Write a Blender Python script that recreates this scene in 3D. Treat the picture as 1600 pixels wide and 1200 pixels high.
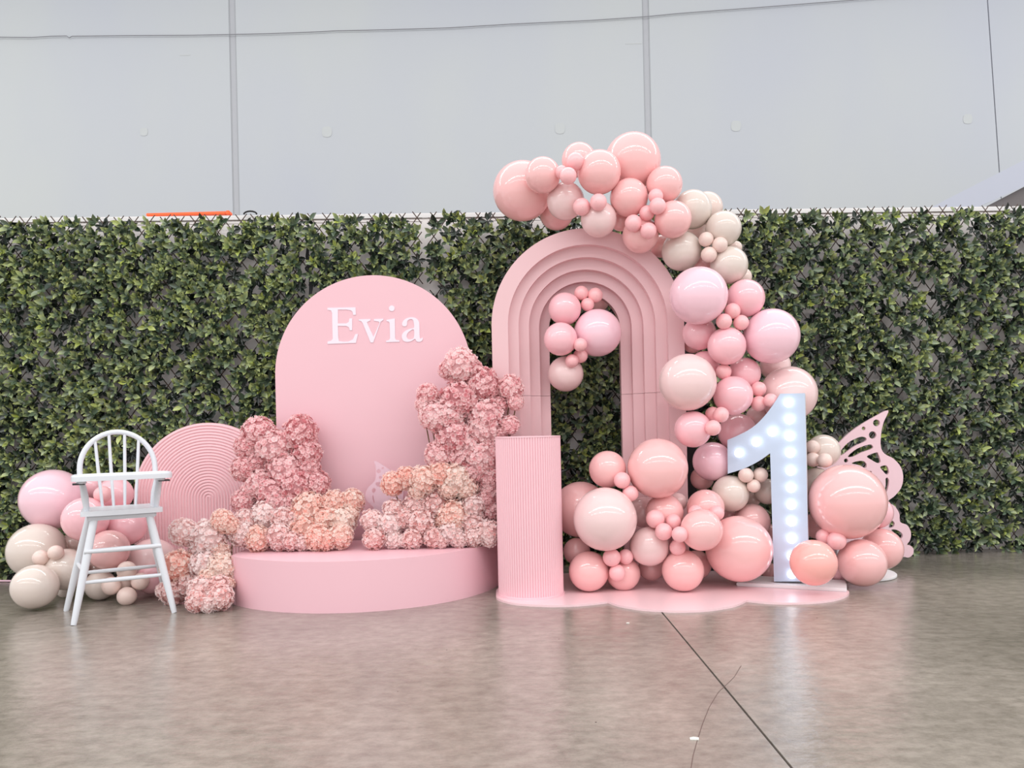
import bpy, bmesh, math, random
import numpy as np
from mathutils import Vector, Matrix
from mathutils.geometry import tessellate_polygon

for o in list(bpy.data.objects):
    bpy.data.objects.remove(o)
SC = bpy.context.scene
COL = SC.collection
rnd = random.Random(7)
PI = math.pi
cos, sin, R_ = math.cos, math.sin, math.radians

# ------------------------------------------------------------------ camera
F, EYE, CX, CY, ROLL = 1200.0, 0.93, 800.0, 676.0, 0.022
cam_d = bpy.data.cameras.new('camera')
cam = bpy.data.objects.new('camera', cam_d)
COL.objects.link(cam)
cam_d.sensor_fit = 'HORIZONTAL'
cam_d.sensor_width = 36
cam_d.lens = F * 36 / 1600
cam_d.shift_y = (CY - 600) / 1600
cam_d.clip_end = 200
rt, up, bk = Vector((cos(ROLL), 0, -sin(ROLL))), Vector((sin(ROLL), 0, cos(ROLL))), Vector((0, -1, 0))
M = Matrix((rt, up, bk)).transposed().to_4x4()
M.translation = (0, 0, EYE)
cam.matrix_world = M
SC.camera = cam

# ------------------------------------------------------------------ light and exposure
SC.view_settings.view_transform = 'Standard'
SC.view_settings.look = 'None'
SC.view_settings.exposure = 0.54
SC.view_settings.gamma = 1
SC.view_settings.use_curve_mapping = False
W = bpy.data.worlds.new('hall_light')
SC.world = W
W.use_nodes = True
bg = W.node_tree.nodes['Background']
bg.inputs[0].default_value = (0.97, 0.985, 1, 1)
bg.inputs[1].default_value = 0.74


def strip_light(y, z, power, width=0.28, length=44):
    l = bpy.data.lights.new('ceiling_strip_light', 'AREA')
    l.shape = 'RECTANGLE'
    l.size, l.size_y = length, width
    l.energy = power
    l.color = (1, 0.985, 0.96)
    o = bpy.data.objects.new('ceiling_strip_light', l)
    o.location = (0, y, z)
    COL.objects.link(o)
    o['label'] = 'long ceiling strip light of the hall'
    o['category'] = 'light'
    return o


strip_light(-2.9, 9, 930)
strip_light(7.6, 9, 630)
strip_light(-9.5, 9, 760)


# ------------------------------------------------------------------ helpers
def uv(px, py):
    dx, dy = px - CX, py - CY
    return dx * cos(ROLL) - dy * sin(ROLL), dx * sin(ROLL) + dy * cos(ROLL)


def at(px, py, y):
    u, v = uv(px, py)
    return Vector((u * y / F, y, EYE - v * y / F))


def ground(px, py, z=0.0):
    u, v = uv(px, py)
    return at(px, py, (EYE - z) * F / v)


def srgb(r, g, b):
    def l(c):
        c /= 255
        return c / 12.92 if c <= .04045 else ((c + .055) / 1.055) ** 2.4
    return (l(r), l(g), l(b), 1)


def new_mat(name):
    m = bpy.data.materials.new(name)
    m.use_nodes = True
    nt = m.node_tree
    return m, nt, nt.nodes['Principled BSDF']


def node(nt, t, **kw):
    n = nt.nodes.new(t)
    for k, v in kw.items():
        setattr(n, k, v)
    return n


def paint(name, col, rough=.5, var=.04, scale=6, bump=0.0, bscale=60, spec=.5):
    """painted / moulded surface with a faint procedural unevenness"""
    m, nt, b = new_mat(name)
    tc = node(nt, 'ShaderNodeTexCoord')
    nz = node(nt, 'ShaderNodeTexNoise')
    nz.inputs['Scale'].default_value = scale
    nz.inputs['Detail'].default_value = 4
    nt.links.new(tc.outputs['Object'], nz.inputs['Vector'])
    mx = node(nt, 'ShaderNodeMix', data_type='RGBA')
    mx.inputs[6].default_value = tuple(c * (1 - var) for c in col[:3]) + (1,)
    mx.inputs[7].default_value = tuple(min(1, c * (1 + var)) for c in col[:3]) + (1,)
    nt.links.new(nz.outputs['Fac'], mx.inputs[0])
    nt.links.new(mx.outputs[2], b.inputs['Base Color'])
    b.inputs['Roughness'].default_value = rough
    b.inputs['Specular IOR Level'].default_value = spec
    if bump:
        n2 = node(nt, 'ShaderNodeTexNoise')
        n2.inputs['Scale'].default_value = bscale
        nt.links.new(tc.outputs['Object'], n2.inputs['Vector'])
        bp = node(nt, 'ShaderNodeBump')
        bp.inputs['Strength'].default_value = bump
        bp.inputs['Distance'].default_value = .01
        nt.links.new(n2.outputs['Fac'], bp.inputs['Height'])
        nt.links.new(bp.outputs['Normal'], b.inputs['Normal'])
    return m


def link(name, me, mat=None, parent=None, loc=None):
    o = bpy.data.objects.new(name, me)
    COL.objects.link(o)
    if mat is not None:
        if len(me.materials) == 0:
            me.materials.append(mat)
    if parent is not None:
        o.parent = parent
    if loc is not None:
        o.location = loc
    return o


def tag(o, label, cat, group=None):
    o['label'] = label
    o['category'] = cat
    if group:
        o['group'] = group
    return o


def thing(name, label, cat, loc=(0, 0, 0), rz=0.0, group=None):
    o = bpy.data.objects.new(name, None)
    o.empty_display_size = .1
    COL.objects.link(o)
    o.location = loc
    o.rotation_euler = (0, 0, rz)
    return tag(o, label, cat, group)


def mesh(name, verts, faces, smooth=False, angle=35):
    me = bpy.data.meshes.new(name)
    me.from_pydata([tuple(v) for v in verts], [], faces)
    me.update()
    if smooth:
        me.polygons.foreach_set('use_smooth', [True] * len(me.polygons))
        me.set_sharp_from_angle(angle=R_(angle))
    return me


def fix(me):
    bm = bmesh.new()
    bm.from_mesh(me)
    bmesh.ops.recalc_face_normals(bm, faces=bm.faces)
    bm.to_mesh(me)
    bm.free()
    return me


def box_me(name, x0, x1, y0, y1, z0, z1, bevel=0.0):
    bm = bmesh.new()
    bmesh.ops.create_cube(bm, size=1)
    for v in bm.verts:
        v.co = ((x0 + x1) / 2 + v.co.x * (x1 - x0), (y0 + y1) / 2 + v.co.y * (y1 - y0), (z0 + z1) / 2 + v.co.z * (z1 - z0))
    if bevel:
        bmesh.ops.bevel(bm, geom=bm.edges[:], offset=bevel, segments=2, affect='EDGES')
    me = bpy.data.meshes.new(name)
    bm.to_mesh(me)
    bm.free()
    return me


def tube_vf(pts, rad, n=10, closed_caps=True, flat=1.0):
    """pts list of Vectors, rad scalar or list -> verts, faces"""
    pts = [Vector(p) for p in pts]
    k = len(pts)
    if not hasattr(rad, '__len__'):
        rad = [rad] * k
    vs, fs = [], []
    ref = None
    for i, p in enumerate(pts):
        t = (pts[min(i + 1, k - 1)] - pts[max(i - 1, 0)]).normalized()
        if ref is None:
            ref = Vector((0, 0, 1)) if abs(t.z) < .9 else Vector((0, 1, 0))
        a = (ref - t * ref.dot(t)).normalized()
        ref = a
        b = t.cross(a)
        for j in range(n):
            th = 2 * PI * j / n
            vs.append(p + a * (cos(th) * rad[i] * flat) + b * (sin(th) * rad[i]))
    for i in range(k - 1):
        for j in range(n):
            j2 = (j + 1) % n
            fs.append((i * n + j, i * n + j2, (i + 1) * n + j2, (i + 1) * n + j))
    if closed_caps:
        fs.append(tuple(range(n - 1, -1, -1)))
        fs.append(tuple(range((k - 1) * n, k * n)))
    return vs, fs


def tube_me(name, pts, rad, n=10, flat=1.0):
    v, f = tube_vf(pts, rad, n, True, flat)
    return fix(mesh(name, v, f, True, 50))


def lathe_me(name, prof, n=48):
    vs, fs = [], []
    for r, z in prof:
        for j in range(n):
            th = 2 * PI * j / n
            vs.append((r * cos(th), r * sin(th), z))
    k = len(prof)
    for i in range(k - 1):
        for j in range(n):
            j2 = (j + 1) % n
            fs.append((i * n + j, i * n + j2, (i + 1) * n + j2, (i + 1) * n + j))
    fs.append(tuple(range(n - 1, -1, -1)))
    fs.append(tuple(range((k - 1) * n, k * n)))
    return fix(mesh(name, vs, fs, True, 40))


def plate_me(name, loops, t, axis='y', smooth=True):
    """flat cut-out: loops[0] outline, rest holes (2D). front at 0, back at t along +y (x,z plane), or lying flat (x,y plane, 0..t in z)"""
    P = [[Vector((p[0], p[1], 0)) for p in L] for L in loops]
    tris = tessellate_polygon(P)
    flat = [p for L in loops for p in L]
    n = len(flat)
    if axis == 'y':
        vs = [(p[0], 0, p[1]) for p in flat] + [(p[0], t, p[1]) for p in flat]
    else:
        vs = [(p[0], p[1], t) for p in flat] + [(p[0], p[1], 0) for p in flat]
    fs = [tuple(a) for a in tris] + [tuple(i + n for i in reversed(a)) for a in tris]
    k = 0
    for L in loops:
        m = len(L)
        for i in range(m):
            a, b = k + i, k + (i + 1) % m
            fs.append((a, b, b + n, a + n))
        k += m
    return fix(mesh(name, vs, fs, smooth, 40))


def spline(pts, n=5, closed=True):
    """Catmull-Rom through 2D points"""
    out = []
    k = len(pts)
    for i in range(k if closed else k - 1):
        p0 = pts[(i - 1) % k] if closed or i > 0 else pts[i]
        p1, p2 = pts[i], pts[(i + 1) % k]
        p3 = pts[(i + 2) % k] if closed or i + 2 < k else pts[(i + 1) % k]
        for j in range(n):
            t = j / n
            out.append(tuple(.5 * (2 * p1[c] + (p2[c] - p0[c]) * t + (2 * p0[c] - 5 * p1[c] + 4 * p2[c] - p3[c]) * t * t
                                   + (3 * p1[c] - p0[c] - 3 * p2[c] + p3[c]) * t ** 3) for c in (0, 1)))
    if not closed:
        out.append(tuple(pts[-1]))
    return out


def circ(x, y, r, n=20, ry=None):
    ry = ry or r
    return [(x + r * cos(2 * PI * i / n), y + ry * sin(2 * PI * i / n)) for i in range(n)]


# ------------------------------------------------------------------ materials
m_pink = paint('pink_painted_board', srgb(237, 191, 200), .5, .012, 3)
m_pink_stage = paint('pink_stage_paint', srgb(240, 192, 202), .42, .015, 3)
m_pink_arch = paint('pink_arch_paint', srgb(230, 190, 194), .5, .012, 3)
m_pink_rib = paint('pink_ribbed_paint', srgb(246, 198, 204), .45, .02, 5)
m_pink_col = paint('pink_column_paint', srgb(245, 200, 208), .42, .015, 4)
m_pink_mat = paint('pink_base_paint', srgb(246, 211, 216), .3, .012, 3)
m_wing = paint('pale_pink_acrylic', srgb(238, 204, 212), .35, .01, 4)
m_white = paint('white_gloss_paint', srgb(222, 225, 231), .35, .015, 8)
m_white2 = paint('matt_white_board', srgb(240, 238, 240), .45, .01, 8)
m_letter = paint('white_vinyl', srgb(240, 228, 238), .5, .01, 20)
m_stick = paint('brown_lattice_stick', srgb(84, 66, 58), .7, .2, 40)
m_black = paint('black_webbing', srgb(34, 33, 36), .7, .1, 30)
m_orange = paint('orange_plastic', srgb(255, 104, 50), .4, .02, 10)
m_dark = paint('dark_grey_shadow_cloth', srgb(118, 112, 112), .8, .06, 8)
m_cable = paint('pale_pink_cable_sheath', srgb(225, 185, 200), .5, .03, 10)
m_wire = paint('grey_wire', srgb(125, 125, 130), .6, .05, 10)
m_joint = paint('grey_joint_sealant', srgb(170, 171, 176), .8, .04, 10)
m_part = paint('pale_partition_paint', srgb(250, 242, 240), .75, .03, 2)
m_patch = paint('light_filler_patch', srgb(184, 187, 188), .8, .02, 20)
m_tent = paint('bluish_white_canvas', srgb(181, 184, 197), .7, .02, 3)
m_stem = paint('olive_brown_stalk', srgb(112, 92, 62), .6, .15, 30)
m_paper = paint('white_paper_scrap', srgb(235, 232, 225), .8, .03, 30)
m_underside_shade = paint('dark_grey_underside_shade', srgb(74, 72, 76), .5, .05, 20)


def wall_mat():
    m, nt, b = new_mat('pale_grey_concrete_wall')
    tc = node(nt, 'ShaderNodeTexCoord')
    mp = node(nt, 'ShaderNodeMapping')
    mp.inputs['Scale'].default_value = (.25, .25, .12)
    nz = node(nt, 'ShaderNodeTexNoise')
    nz.inputs['Scale'].default_value = 1.4
    nz.inputs['Detail'].default_value = 3
    nt.links.new(tc.outputs['Object'], mp.inputs[0])
    nt.links.new(mp.outputs[0], nz.inputs['Vector'])
    cr = node(nt, 'ShaderNodeValToRGB')
    cr.color_ramp.elements[0].position = .3
    cr.color_ramp.elements[0].color = srgb(179, 182, 191)
    cr.color_ramp.elements[1].position = .7
    cr.color_ramp.elements[1].color = srgb(186, 189, 189)
    nt.links.new(nz.outputs['Fac'], cr.inputs[0])
    nt.links.new(cr.outputs[0], b.inputs['Base Color'])
    b.inputs['Roughness'].default_value = .75
    b.inputs['Specular IOR Level'].default_value = .2
    return m


def floor_mat():
    m, nt, b = new_mat('polished_concrete')
    tc = node(nt, 'ShaderNodeTexCoord')

    def noise(scale, detail, sx=1, sy=1, rough=.55):
        mp = node(nt, 'ShaderNodeMapping')
        mp.inputs['Scale'].default_value = (sx, sy, 1)
        n = node(nt, 'ShaderNodeTexNoise')
        n.inputs['Scale'].default_value = scale
        n.inputs['Detail'].default_value = detail
        n.inputs['Roughness'].default_value = rough
        nt.links.new(tc.outputs['Object'], mp.inputs[0])
        nt.links.new(mp.outputs[0], n.inputs['Vector'])
        return n
    big = noise(1.1, 5)
    fine = noise(13, 9, 1, 1.5, .72)
    cr = node(nt, 'ShaderNodeValToRGB')
    e = cr.color_ramp.elements
    e[0].position, e[0].color = .25, srgb(136, 128, 119)
    e[1].position, e[1].color = .75, srgb(175, 165, 155)
    cr2 = node(nt, 'ShaderNodeValToRGB')
    e = cr2.color_ramp.elements
    e[0].position, e[0].color = .3, (.52, .505, .49, 1)
    e[1].position, e[1].color = .62, (1, 1, 1, 1)
    nt.links.new(big.outputs['Fac'], cr.inputs[0])
    nt.links.new(fine.outputs['Fac'], cr2.inputs[0])
    mx = node(nt, 'ShaderNodeMix', data_type='RGBA', blend_type='MULTIPLY')
    mx.inputs[0].default_value = .85
    nt.links.new(cr.outputs[0], mx.inputs[6])
    nt.links.new(cr2.outputs[0], mx.inputs[7])
    # small dark specks
    vo = node(nt, 'ShaderNodeTexVoronoi')
    vo.inputs['Scale'].default_value = 4.5
    nt.links.new(tc.outputs['Object'], vo.inputs['Vector'])
    lt = node(nt, 'ShaderNodeMath', operation='LESS_THAN')
    lt.inputs[1].default_value = .022
    nt.links.new(vo.outputs['Distance'], lt.inputs[0])
    mx2 = node(nt, 'ShaderNodeMix', data_type='RGBA')
    mx2.inputs[7].default_value = srgb(70, 60, 55)
    nt.links.new(lt.outputs[0], mx2.inputs[0])
    nt.links.new(mx.outputs[2], mx2.inputs[6])
    nt.links.new(mx2.outputs[2], b.inputs['Base Color'])
    rr = node(nt, 'ShaderNodeMapRange')
    rr.inputs['To Min'].default_value = .09
    rr.inputs['To Max'].default_value = .24
    nt.links.new(fine.outputs['Fac'], rr.inputs[0])
    nt.links.new(rr.outputs[0], b.inputs['Roughness'])
    wav = noise(7, 7, 1, 1.3, .65)
    bp = node(nt, 'ShaderNodeBump')
    bp.inputs['Strength'].default_value = .24
    bp.inputs['Distance'].default_value = .02
    nt.links.new(wav.outputs['Fac'], bp.inputs['Height'])
    nt.links.new(bp.outputs['Normal'], b.inputs['Normal'])
    b.inputs['Specular IOR Level'].default_value = .85
    return m


def leaf_mat():
    m, nt, b = new_mat('artificial_leaf')
    at_ = node(nt, 'ShaderNodeAttribute', attribute_name='tone')
    sp = node(nt, 'ShaderNodeSeparateColor')
    nt.links.new(at_.outputs['Color'], sp.inputs[0])
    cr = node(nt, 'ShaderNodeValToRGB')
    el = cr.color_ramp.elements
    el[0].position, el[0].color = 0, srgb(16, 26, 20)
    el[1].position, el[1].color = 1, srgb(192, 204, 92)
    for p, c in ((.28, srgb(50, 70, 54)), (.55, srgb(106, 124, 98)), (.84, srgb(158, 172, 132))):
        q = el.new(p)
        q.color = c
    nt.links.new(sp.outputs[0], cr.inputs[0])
    # lighter yellow-green leaf tips
    tip = node(nt, 'ShaderNodeMix', data_type='RGBA')
    tip.inputs[7].default_value = srgb(196, 206, 128)
    nt.links.new(cr.outputs[0], tip.inputs[6])
    mu = node(nt, 'ShaderNodeMath', operation='MULTIPLY')
    nt.links.new(sp.outputs[1], mu.inputs[0])
    nt.links.new(sp.outputs[2], mu.inputs[1])
    nt.links.new(mu.outputs[0], tip.inputs[0])
    nt.links.new(tip.outputs[2], b.inputs['Base Color'])
    b.inputs['Roughness'].default_value = .3
    b.inputs['Specular IOR Level'].default_value = .855
    return m


def petal_mat(name, light, mid, deep):  # light and deep tones carry painted highlight and shadow of the petals
    m, nt, b = new_mat(name)
    at_ = node(nt, 'ShaderNodeAttribute', attribute_name='tone')
    sp = node(nt, 'ShaderNodeSeparateColor')
    nt.links.new(at_.outputs['Color'], sp.inputs[0])
    oi = node(nt, 'ShaderNodeObjectInfo')
    ad = node(nt, 'ShaderNodeMath', operation='MULTIPLY_ADD')
    ad.inputs[1].default_value = .3
    nt.links.new(oi.outputs['Random'], ad.inputs[0])
    nt.links.new(sp.outputs[0], ad.inputs[2])
    su = node(nt, 'ShaderNodeMath', operation='SUBTRACT')
    su.inputs[1].default_value = .15
    nt.links.new(ad.outputs[0], su.inputs[0])
    cr = node(nt, 'ShaderNodeValToRGB')
    el = cr.color_ramp.elements
    el[0].position, el[0].color = 0, deep
    el[1].position, el[1].color = 1, light
    q = el.new(.42)
    q.color = mid
    nt.links.new(su.outputs[0], cr.inputs[0])
    nt.links.new(cr.outputs[0], b.inputs['Base Color'])
    b.inputs['Roughness'].default_value = .7
    b.inputs['Specular IOR Level'].default_value = .2
    tr = node(nt, 'ShaderNodeBsdfTranslucent')
    nt.links.new(cr.outputs[0], tr.inputs[0])
    ms = node(nt, 'ShaderNodeMixShader')
    ms.inputs[0].default_value = .4
    out = nt.nodes['Material Output']
    nt.links.new(b.outputs[0], ms.inputs[1])
    nt.links.new(tr.outputs[0], ms.inputs[2])
    nt.links.new(ms.outputs[0], out.inputs[0])
    return m


def latex(name, col, rough=.2, spot=1.0):
    m, nt, b = new_mat(name)
    tc = node(nt, 'ShaderNodeTexCoord')
    # thicker latex at the crown: a small darker spot on the pole (local +Z)
    sx = node(nt, 'ShaderNodeSeparateXYZ')
    nt.links.new(tc.outputs['Object'], sx.inputs[0])
    mr = node(nt, 'ShaderNodeMapRange')
    mr.inputs['From Min'].default_value = .992
    mr.inputs['From Max'].default_value = 1.0
    nt.links.new(sx.outputs['Z'], mr.inputs[0])
    nz = node(nt, 'ShaderNodeTexNoise')
    nz.inputs['Scale'].default_value = 1.5
    nt.links.new(tc.outputs['Object'], nz.inputs['Vector'])
    mx0 = node(nt, 'ShaderNodeMix', data_type='RGBA')
    mx0.inputs[6].default_value = tuple(c * .97 for c in col[:3]) + (1,)
    mx0.inputs[7].default_value = tuple(min(1, c * 1.03) for c in col[:3]) + (1,)
    nt.links.new(nz.outputs['Fac'], mx0.inputs[0])
    mx = node(nt, 'ShaderNodeMix', data_type='RGBA')
    nt.links.new(mx0.outputs[2], mx.inputs[6])
    mx.inputs[7].default_value = tuple(c * (1 - .22 * spot) for c in col[:3]) + (1,)
    nt.links.new(mr.outputs[0], mx.inputs[0])
    nt.links.new(mx.outputs[2], b.inputs['Base Color'])
    b.inputs['Roughness'].default_value = rough
    b.inputs['Specular IOR Level'].default_value = .75
    return m


m_wall, m_floor, m_leaf = wall_mat(), floor_mat(), leaf_mat()
m_dusty = petal_mat('dusty_pink_petal', srgb(255, 238, 237), srgb(254, 214, 216), srgb(222, 140, 147))
m_peach = petal_mat('peach_petal', srgb(255, 249, 243), srgb(255, 231, 222), srgb(250, 186, 173))
m_blush = petal_mat('blush_petal', srgb(255, 248, 247), srgb(255, 232, 230), srgb(236, 174, 170))
BAL = {
    'pink': latex('pink_latex', srgb(246, 191, 190), .13, 0),
    'rose': latex('rose_pink_latex', srgb(250, 194, 202), .13, 0),
    'lilac': latex('lilac_pink_latex', srgb(249, 206, 218), .13, 0),
    'blush': latex('pale_blush_latex', srgb(240, 208, 207), .13, 0),
    'dusty': latex('dusty_rose_latex', srgb(238, 188, 187), .13, 0),
    'beige': latex('beige_latex', srgb(224, 209, 200), .13, 0),
    'cream': latex('blush_beige_latex', srgb(232, 208, 199), .13, 0),
    'coral': latex('coral_pink_latex', srgb(255, 182, 174), .13, 0),  # coral latex, its colour strengthened to carry a glow from inside
    'mini': latex('matte_pink_latex', srgb(250, 190, 193), .32),
    'minib': latex('matte_blush_beige_latex', srgb(234, 208, 199), .32),
}

# ------------------------------------------------------------------ the hall: floor, wall, partition
fl = thing('floor', 'polished grey-brown concrete floor with a saw-cut joint', 'floor')
fl['kind'] = 'structure'
jx = .742
for x0, x1 in ((-9, jx - .004), (jx + .004, 9)):
    s = link('floor_slab', box_me('floor_slab', x0, x1, -3.2, 12.4, -.12, 0), m_floor, fl)
link('joint_filler', box_me('joint_filler', jx - .004, jx + .004, -3.2, 12.4, -.12, -.006), paint('dark_joint_filler', srgb(70, 62, 58), .8), fl)
cr_pts = [ground(*p, .0005) for p in ((1158, 1040), (1147, 1058), (1122, 1082), (1108, 1105), (1098, 1130), (1090, 1155), (1083, 1180), (1079, 1205))]
v, f = tube_vf(cr_pts, [.0012] * 8, 6, True, .3)
link('hairline_crack', fix(mesh('hairline_crack', v, f)), paint('crack_dirt', srgb(104, 82, 76), .8), fl)

WY = 12.0
wb = thing('wall_back', 'tall pale grey concrete hall wall with vertical panel joints', 'wall', (0, WY, 0))
wb['kind'] = 'structure'
jl = [at(366.5, 200, WY).x, at(1010.5, 100, WY).x, at(1552, 130, WY).x]
edges = [-13.5] + jl + [14.5]
gap = [0, .055, .055, .009, 0]
SLANT = -.047
for i in range(4):
    a, b_ = edges[i] + gap[i], edges[i + 1] - gap[i + 1]
    ka, kb = (SLANT if i == 3 else 0), (SLANT if i == 2 else 0)
    z0 = at(1552, 130, WY).z
    loop = [(a - ka * z0, 0), (b_ - kb * z0, 0), (b_ + kb * (11.9 - z0), 11.9), (a + ka * (11.9 - z0), 11.9)]
    link('wall_panel', plate_me('wall_panel', [loop], .25, smooth=False), m_wall, wb)
for i in range(3):
    g = gap[i + 1]
    x = edges[i + 1]
    k = SLANT if i == 2 else 0
    lp = [(x - g - k * z0, 0), (x + g - k * z0, 0), (x + g + k * (11.9 - z0), 11.9), (x - g + k * (11.9 - z0), 11.9)]
    link('joint_strip', plate_me('joint_strip', [lp], .19, smooth=False), m_joint, wb, (0, .008 if i < 2 else .03, 0))
    if g > .02:
        for s in (-1, 1):
            link('joint_bead', box_me('joint_bead', x + s * g - .016 * (s > 0) - .0, x + s * g + .016 * (s < 0), .004, .1, 0, 11.9),
                 paint('joint_edge', srgb(158, 160, 164), .8), wb)
for px, py, r in ((511, 206, 6.5), (875, 201, 6.5), (1150, 197, 6.5), (1512, 186, 6), (225, 206, 5)):
    p = at(px, py, WY)
    s = r * WY / F
    me = plate_me('filled_anchor_patch', [spline([(-s, -s), (s * .9, -s * 1.05), (s, s), (-s * .95, s * 1.02)], 4)], .006)
    link('filled_anchor_patch', me, m_patch, wb, (p.x, -.005, p.z))
for px, py, l in ((289, 86, 16), (990, 68, 26)):
    p = at(px, py, WY)
    link('paint_scuff', box_me('paint_scuff', -l / 2 * WY / F, l / 2 * WY / F, -.003, 0, -.008, .008), m_patch, wb, (p.x, 0, p.z))

wire_px = [(-420, 66), (-200, 62), (-60, 59), (0, 58), (50, 58.5), (80, 56.5), (104, 56), (108, 59), (113, 56.5), (200, 55.5), (300, 55), (420, 52.5), (500, 49.5), (525, 48), (600, 46.5), (700, 43.5),
           (800, 37.5), (920, 32), (1009, 26), (1060, 21), (1180, 12), (1334, 0), (1420, -7), (1700, -32), (2050, -66)]
tag(link('wire', tube_me('wire', [at(x, y, WY - .03) for x, y in wire_px], .0065, 6), m_wire),
    'thin dark wire sagging across the pale hall wall', 'wire')

# hedge plane runs slightly away from the camera to the right
HX0, HY0, HX1, HY1 = -3.542, 5.28, 3.672, 5.537
hdir = Vector((HX1 - HX0, HY1 - HY0, 0)).normalized()
hyaw = math.atan2(hdir.y, hdir.x)
hnorm = Vector((hdir.y, -hdir.x, 0))           # towards the camera


def hpt(s, z, out=0.0):
    """point on the hedge plane: s metres along from its left reference"""
    return Vector((HX0, HY0, z)) + hdir * s + hnorm * out


def s_of_px(px):
    k = (px - CX) / F
    # x = k*y on the plane
    t = (k * HY0 - HX0) / (hdir.x - k * hdir.y)
    return t


HT = 2.46
pw = thing('wall_partition', 'low white partition wall carrying the leaf hedge', 'wall', hpt(0, 0, -.09), hyaw)
pw['kind'] = 'structure'
pedges = [-.9, 1.52, 3.96, 6.4, 8.6]
for i in range(4):
    link('partition_board', box_me('partition_board', pedges[i] + .001, pedges[i + 1] - .001, 0, .09, 0, HT + .01, .003), m_part, pw)
link('top_rail', box_me('top_rail', pedges[0], pedges[-1], -.012, .1, HT + .01, HT + .045, .004), paint('white_top_rail', srgb(236, 232, 231), .6), pw)

# ------------------------------------------------------------------ artificial hedge
LT = [(0, 0), (.2, .13), (.46, .235), (.76, .17), (1, 0)]     # along, half width


def leaf_template():
    vs = [(0, 0, 0)]
    for a, w in LT[1:-1]:
        zc = -.20 * w / .3
        vs += [(a, -w, .06 * a), (a, 0, zc + .02), (a, w, .06 * a)]
    vs.append((1, 0, -.10))
    fs = [(0, 1, 2), (0, 2, 3)]
    for i in range(2):
        b0 = 1 + 3 * i
        fs += [(b0, b0 + 3, b0 + 4, b0 + 1), (b0 + 1, b0 + 4, b0 + 5, b0 + 2)]
    fs += [(7, 10, 8), (8, 10, 9)]
    return np.array(vs, float), fs


LV, LF = leaf_template()


def leaves_mesh(name, frames):
    """frames: list of (origin, axis along, axis side, axis up, length, tone, tipmix) -> one mesh"""
    n = len(frames)
    O = np.array([q[0] for q in frames])
    A = np.array([q[1] for q in frames])
    S = np.array([q[2] for q in frames])
    U = np.array([q[3] for q in frames])
    L = np.array([q[4] for q in frames])[:, None, None]
    T = np.array([q[5] for q in frames])
    K = np.array([q[6] for q in frames])
    V = O[:, None, :] + L * (LV[None, :, 0:1] * A[:, None, :] + LV[None, :, 1:2] * S[:, None, :] + LV[None, :, 2:3] * U[:, None, :])
    nv = len(LV)
    me = bpy.data.meshes.new(name)
    me.vertices.add(n * nv)
    me.vertices.foreach_set('co', V.reshape(-1))
    base = np.concatenate([np.array(q) for q in LF])
    lens = np.array([len(q) for q in LF])
    idx = (base[None, :] + (np.arange(n) * nv)[:, None]).reshape(-1)
    tot = np.tile(lens, n)
    me.loops.add(len(idx))
    me.loops.foreach_set('vertex_index', idx.astype(np.int32))
    me.polygons.add(len(tot))
    st = np.concatenate([[0], np.cumsum(tot)[:-1]])
    me.polygons.foreach_set('loop_start', st.astype(np.int32))
    me.polygons.foreach_set('use_smooth', np.ones(len(tot), dtype=bool))
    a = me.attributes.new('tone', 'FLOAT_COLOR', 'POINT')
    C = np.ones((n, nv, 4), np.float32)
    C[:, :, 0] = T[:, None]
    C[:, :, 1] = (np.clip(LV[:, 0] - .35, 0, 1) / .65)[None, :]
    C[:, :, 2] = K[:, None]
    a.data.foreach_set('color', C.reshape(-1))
    me.update(calc_edges=True)
    me.validate()
    me.materials.append(m_leaf)
    return me


def leaf_frame(org, tilt, ang, ln, tone, tip, g):
    """rosette leaf: ang about the hedge normal, tilt out of the plane"""
    ex, ez, en = hdir, Vector((0, 0, 1)), hnorm
    d = (ex * cos(ang) + ez * sin(ang))
    A = (d * cos(tilt) + en * sin(tilt)).normalized()
    up_ = (en * cos(tilt) - d * sin(tilt)).normalized()
    S = up_.cross(A)
    tw = g.uniform(-.5, .5)
    S2 = S * cos(tw) + up_ * sin(tw)
    U2 = up_ * cos(tw) - S * sin(tw)
    return (tuple(org), tuple(A), tuple(S2), tuple(U2), ln, tone, tip)


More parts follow.
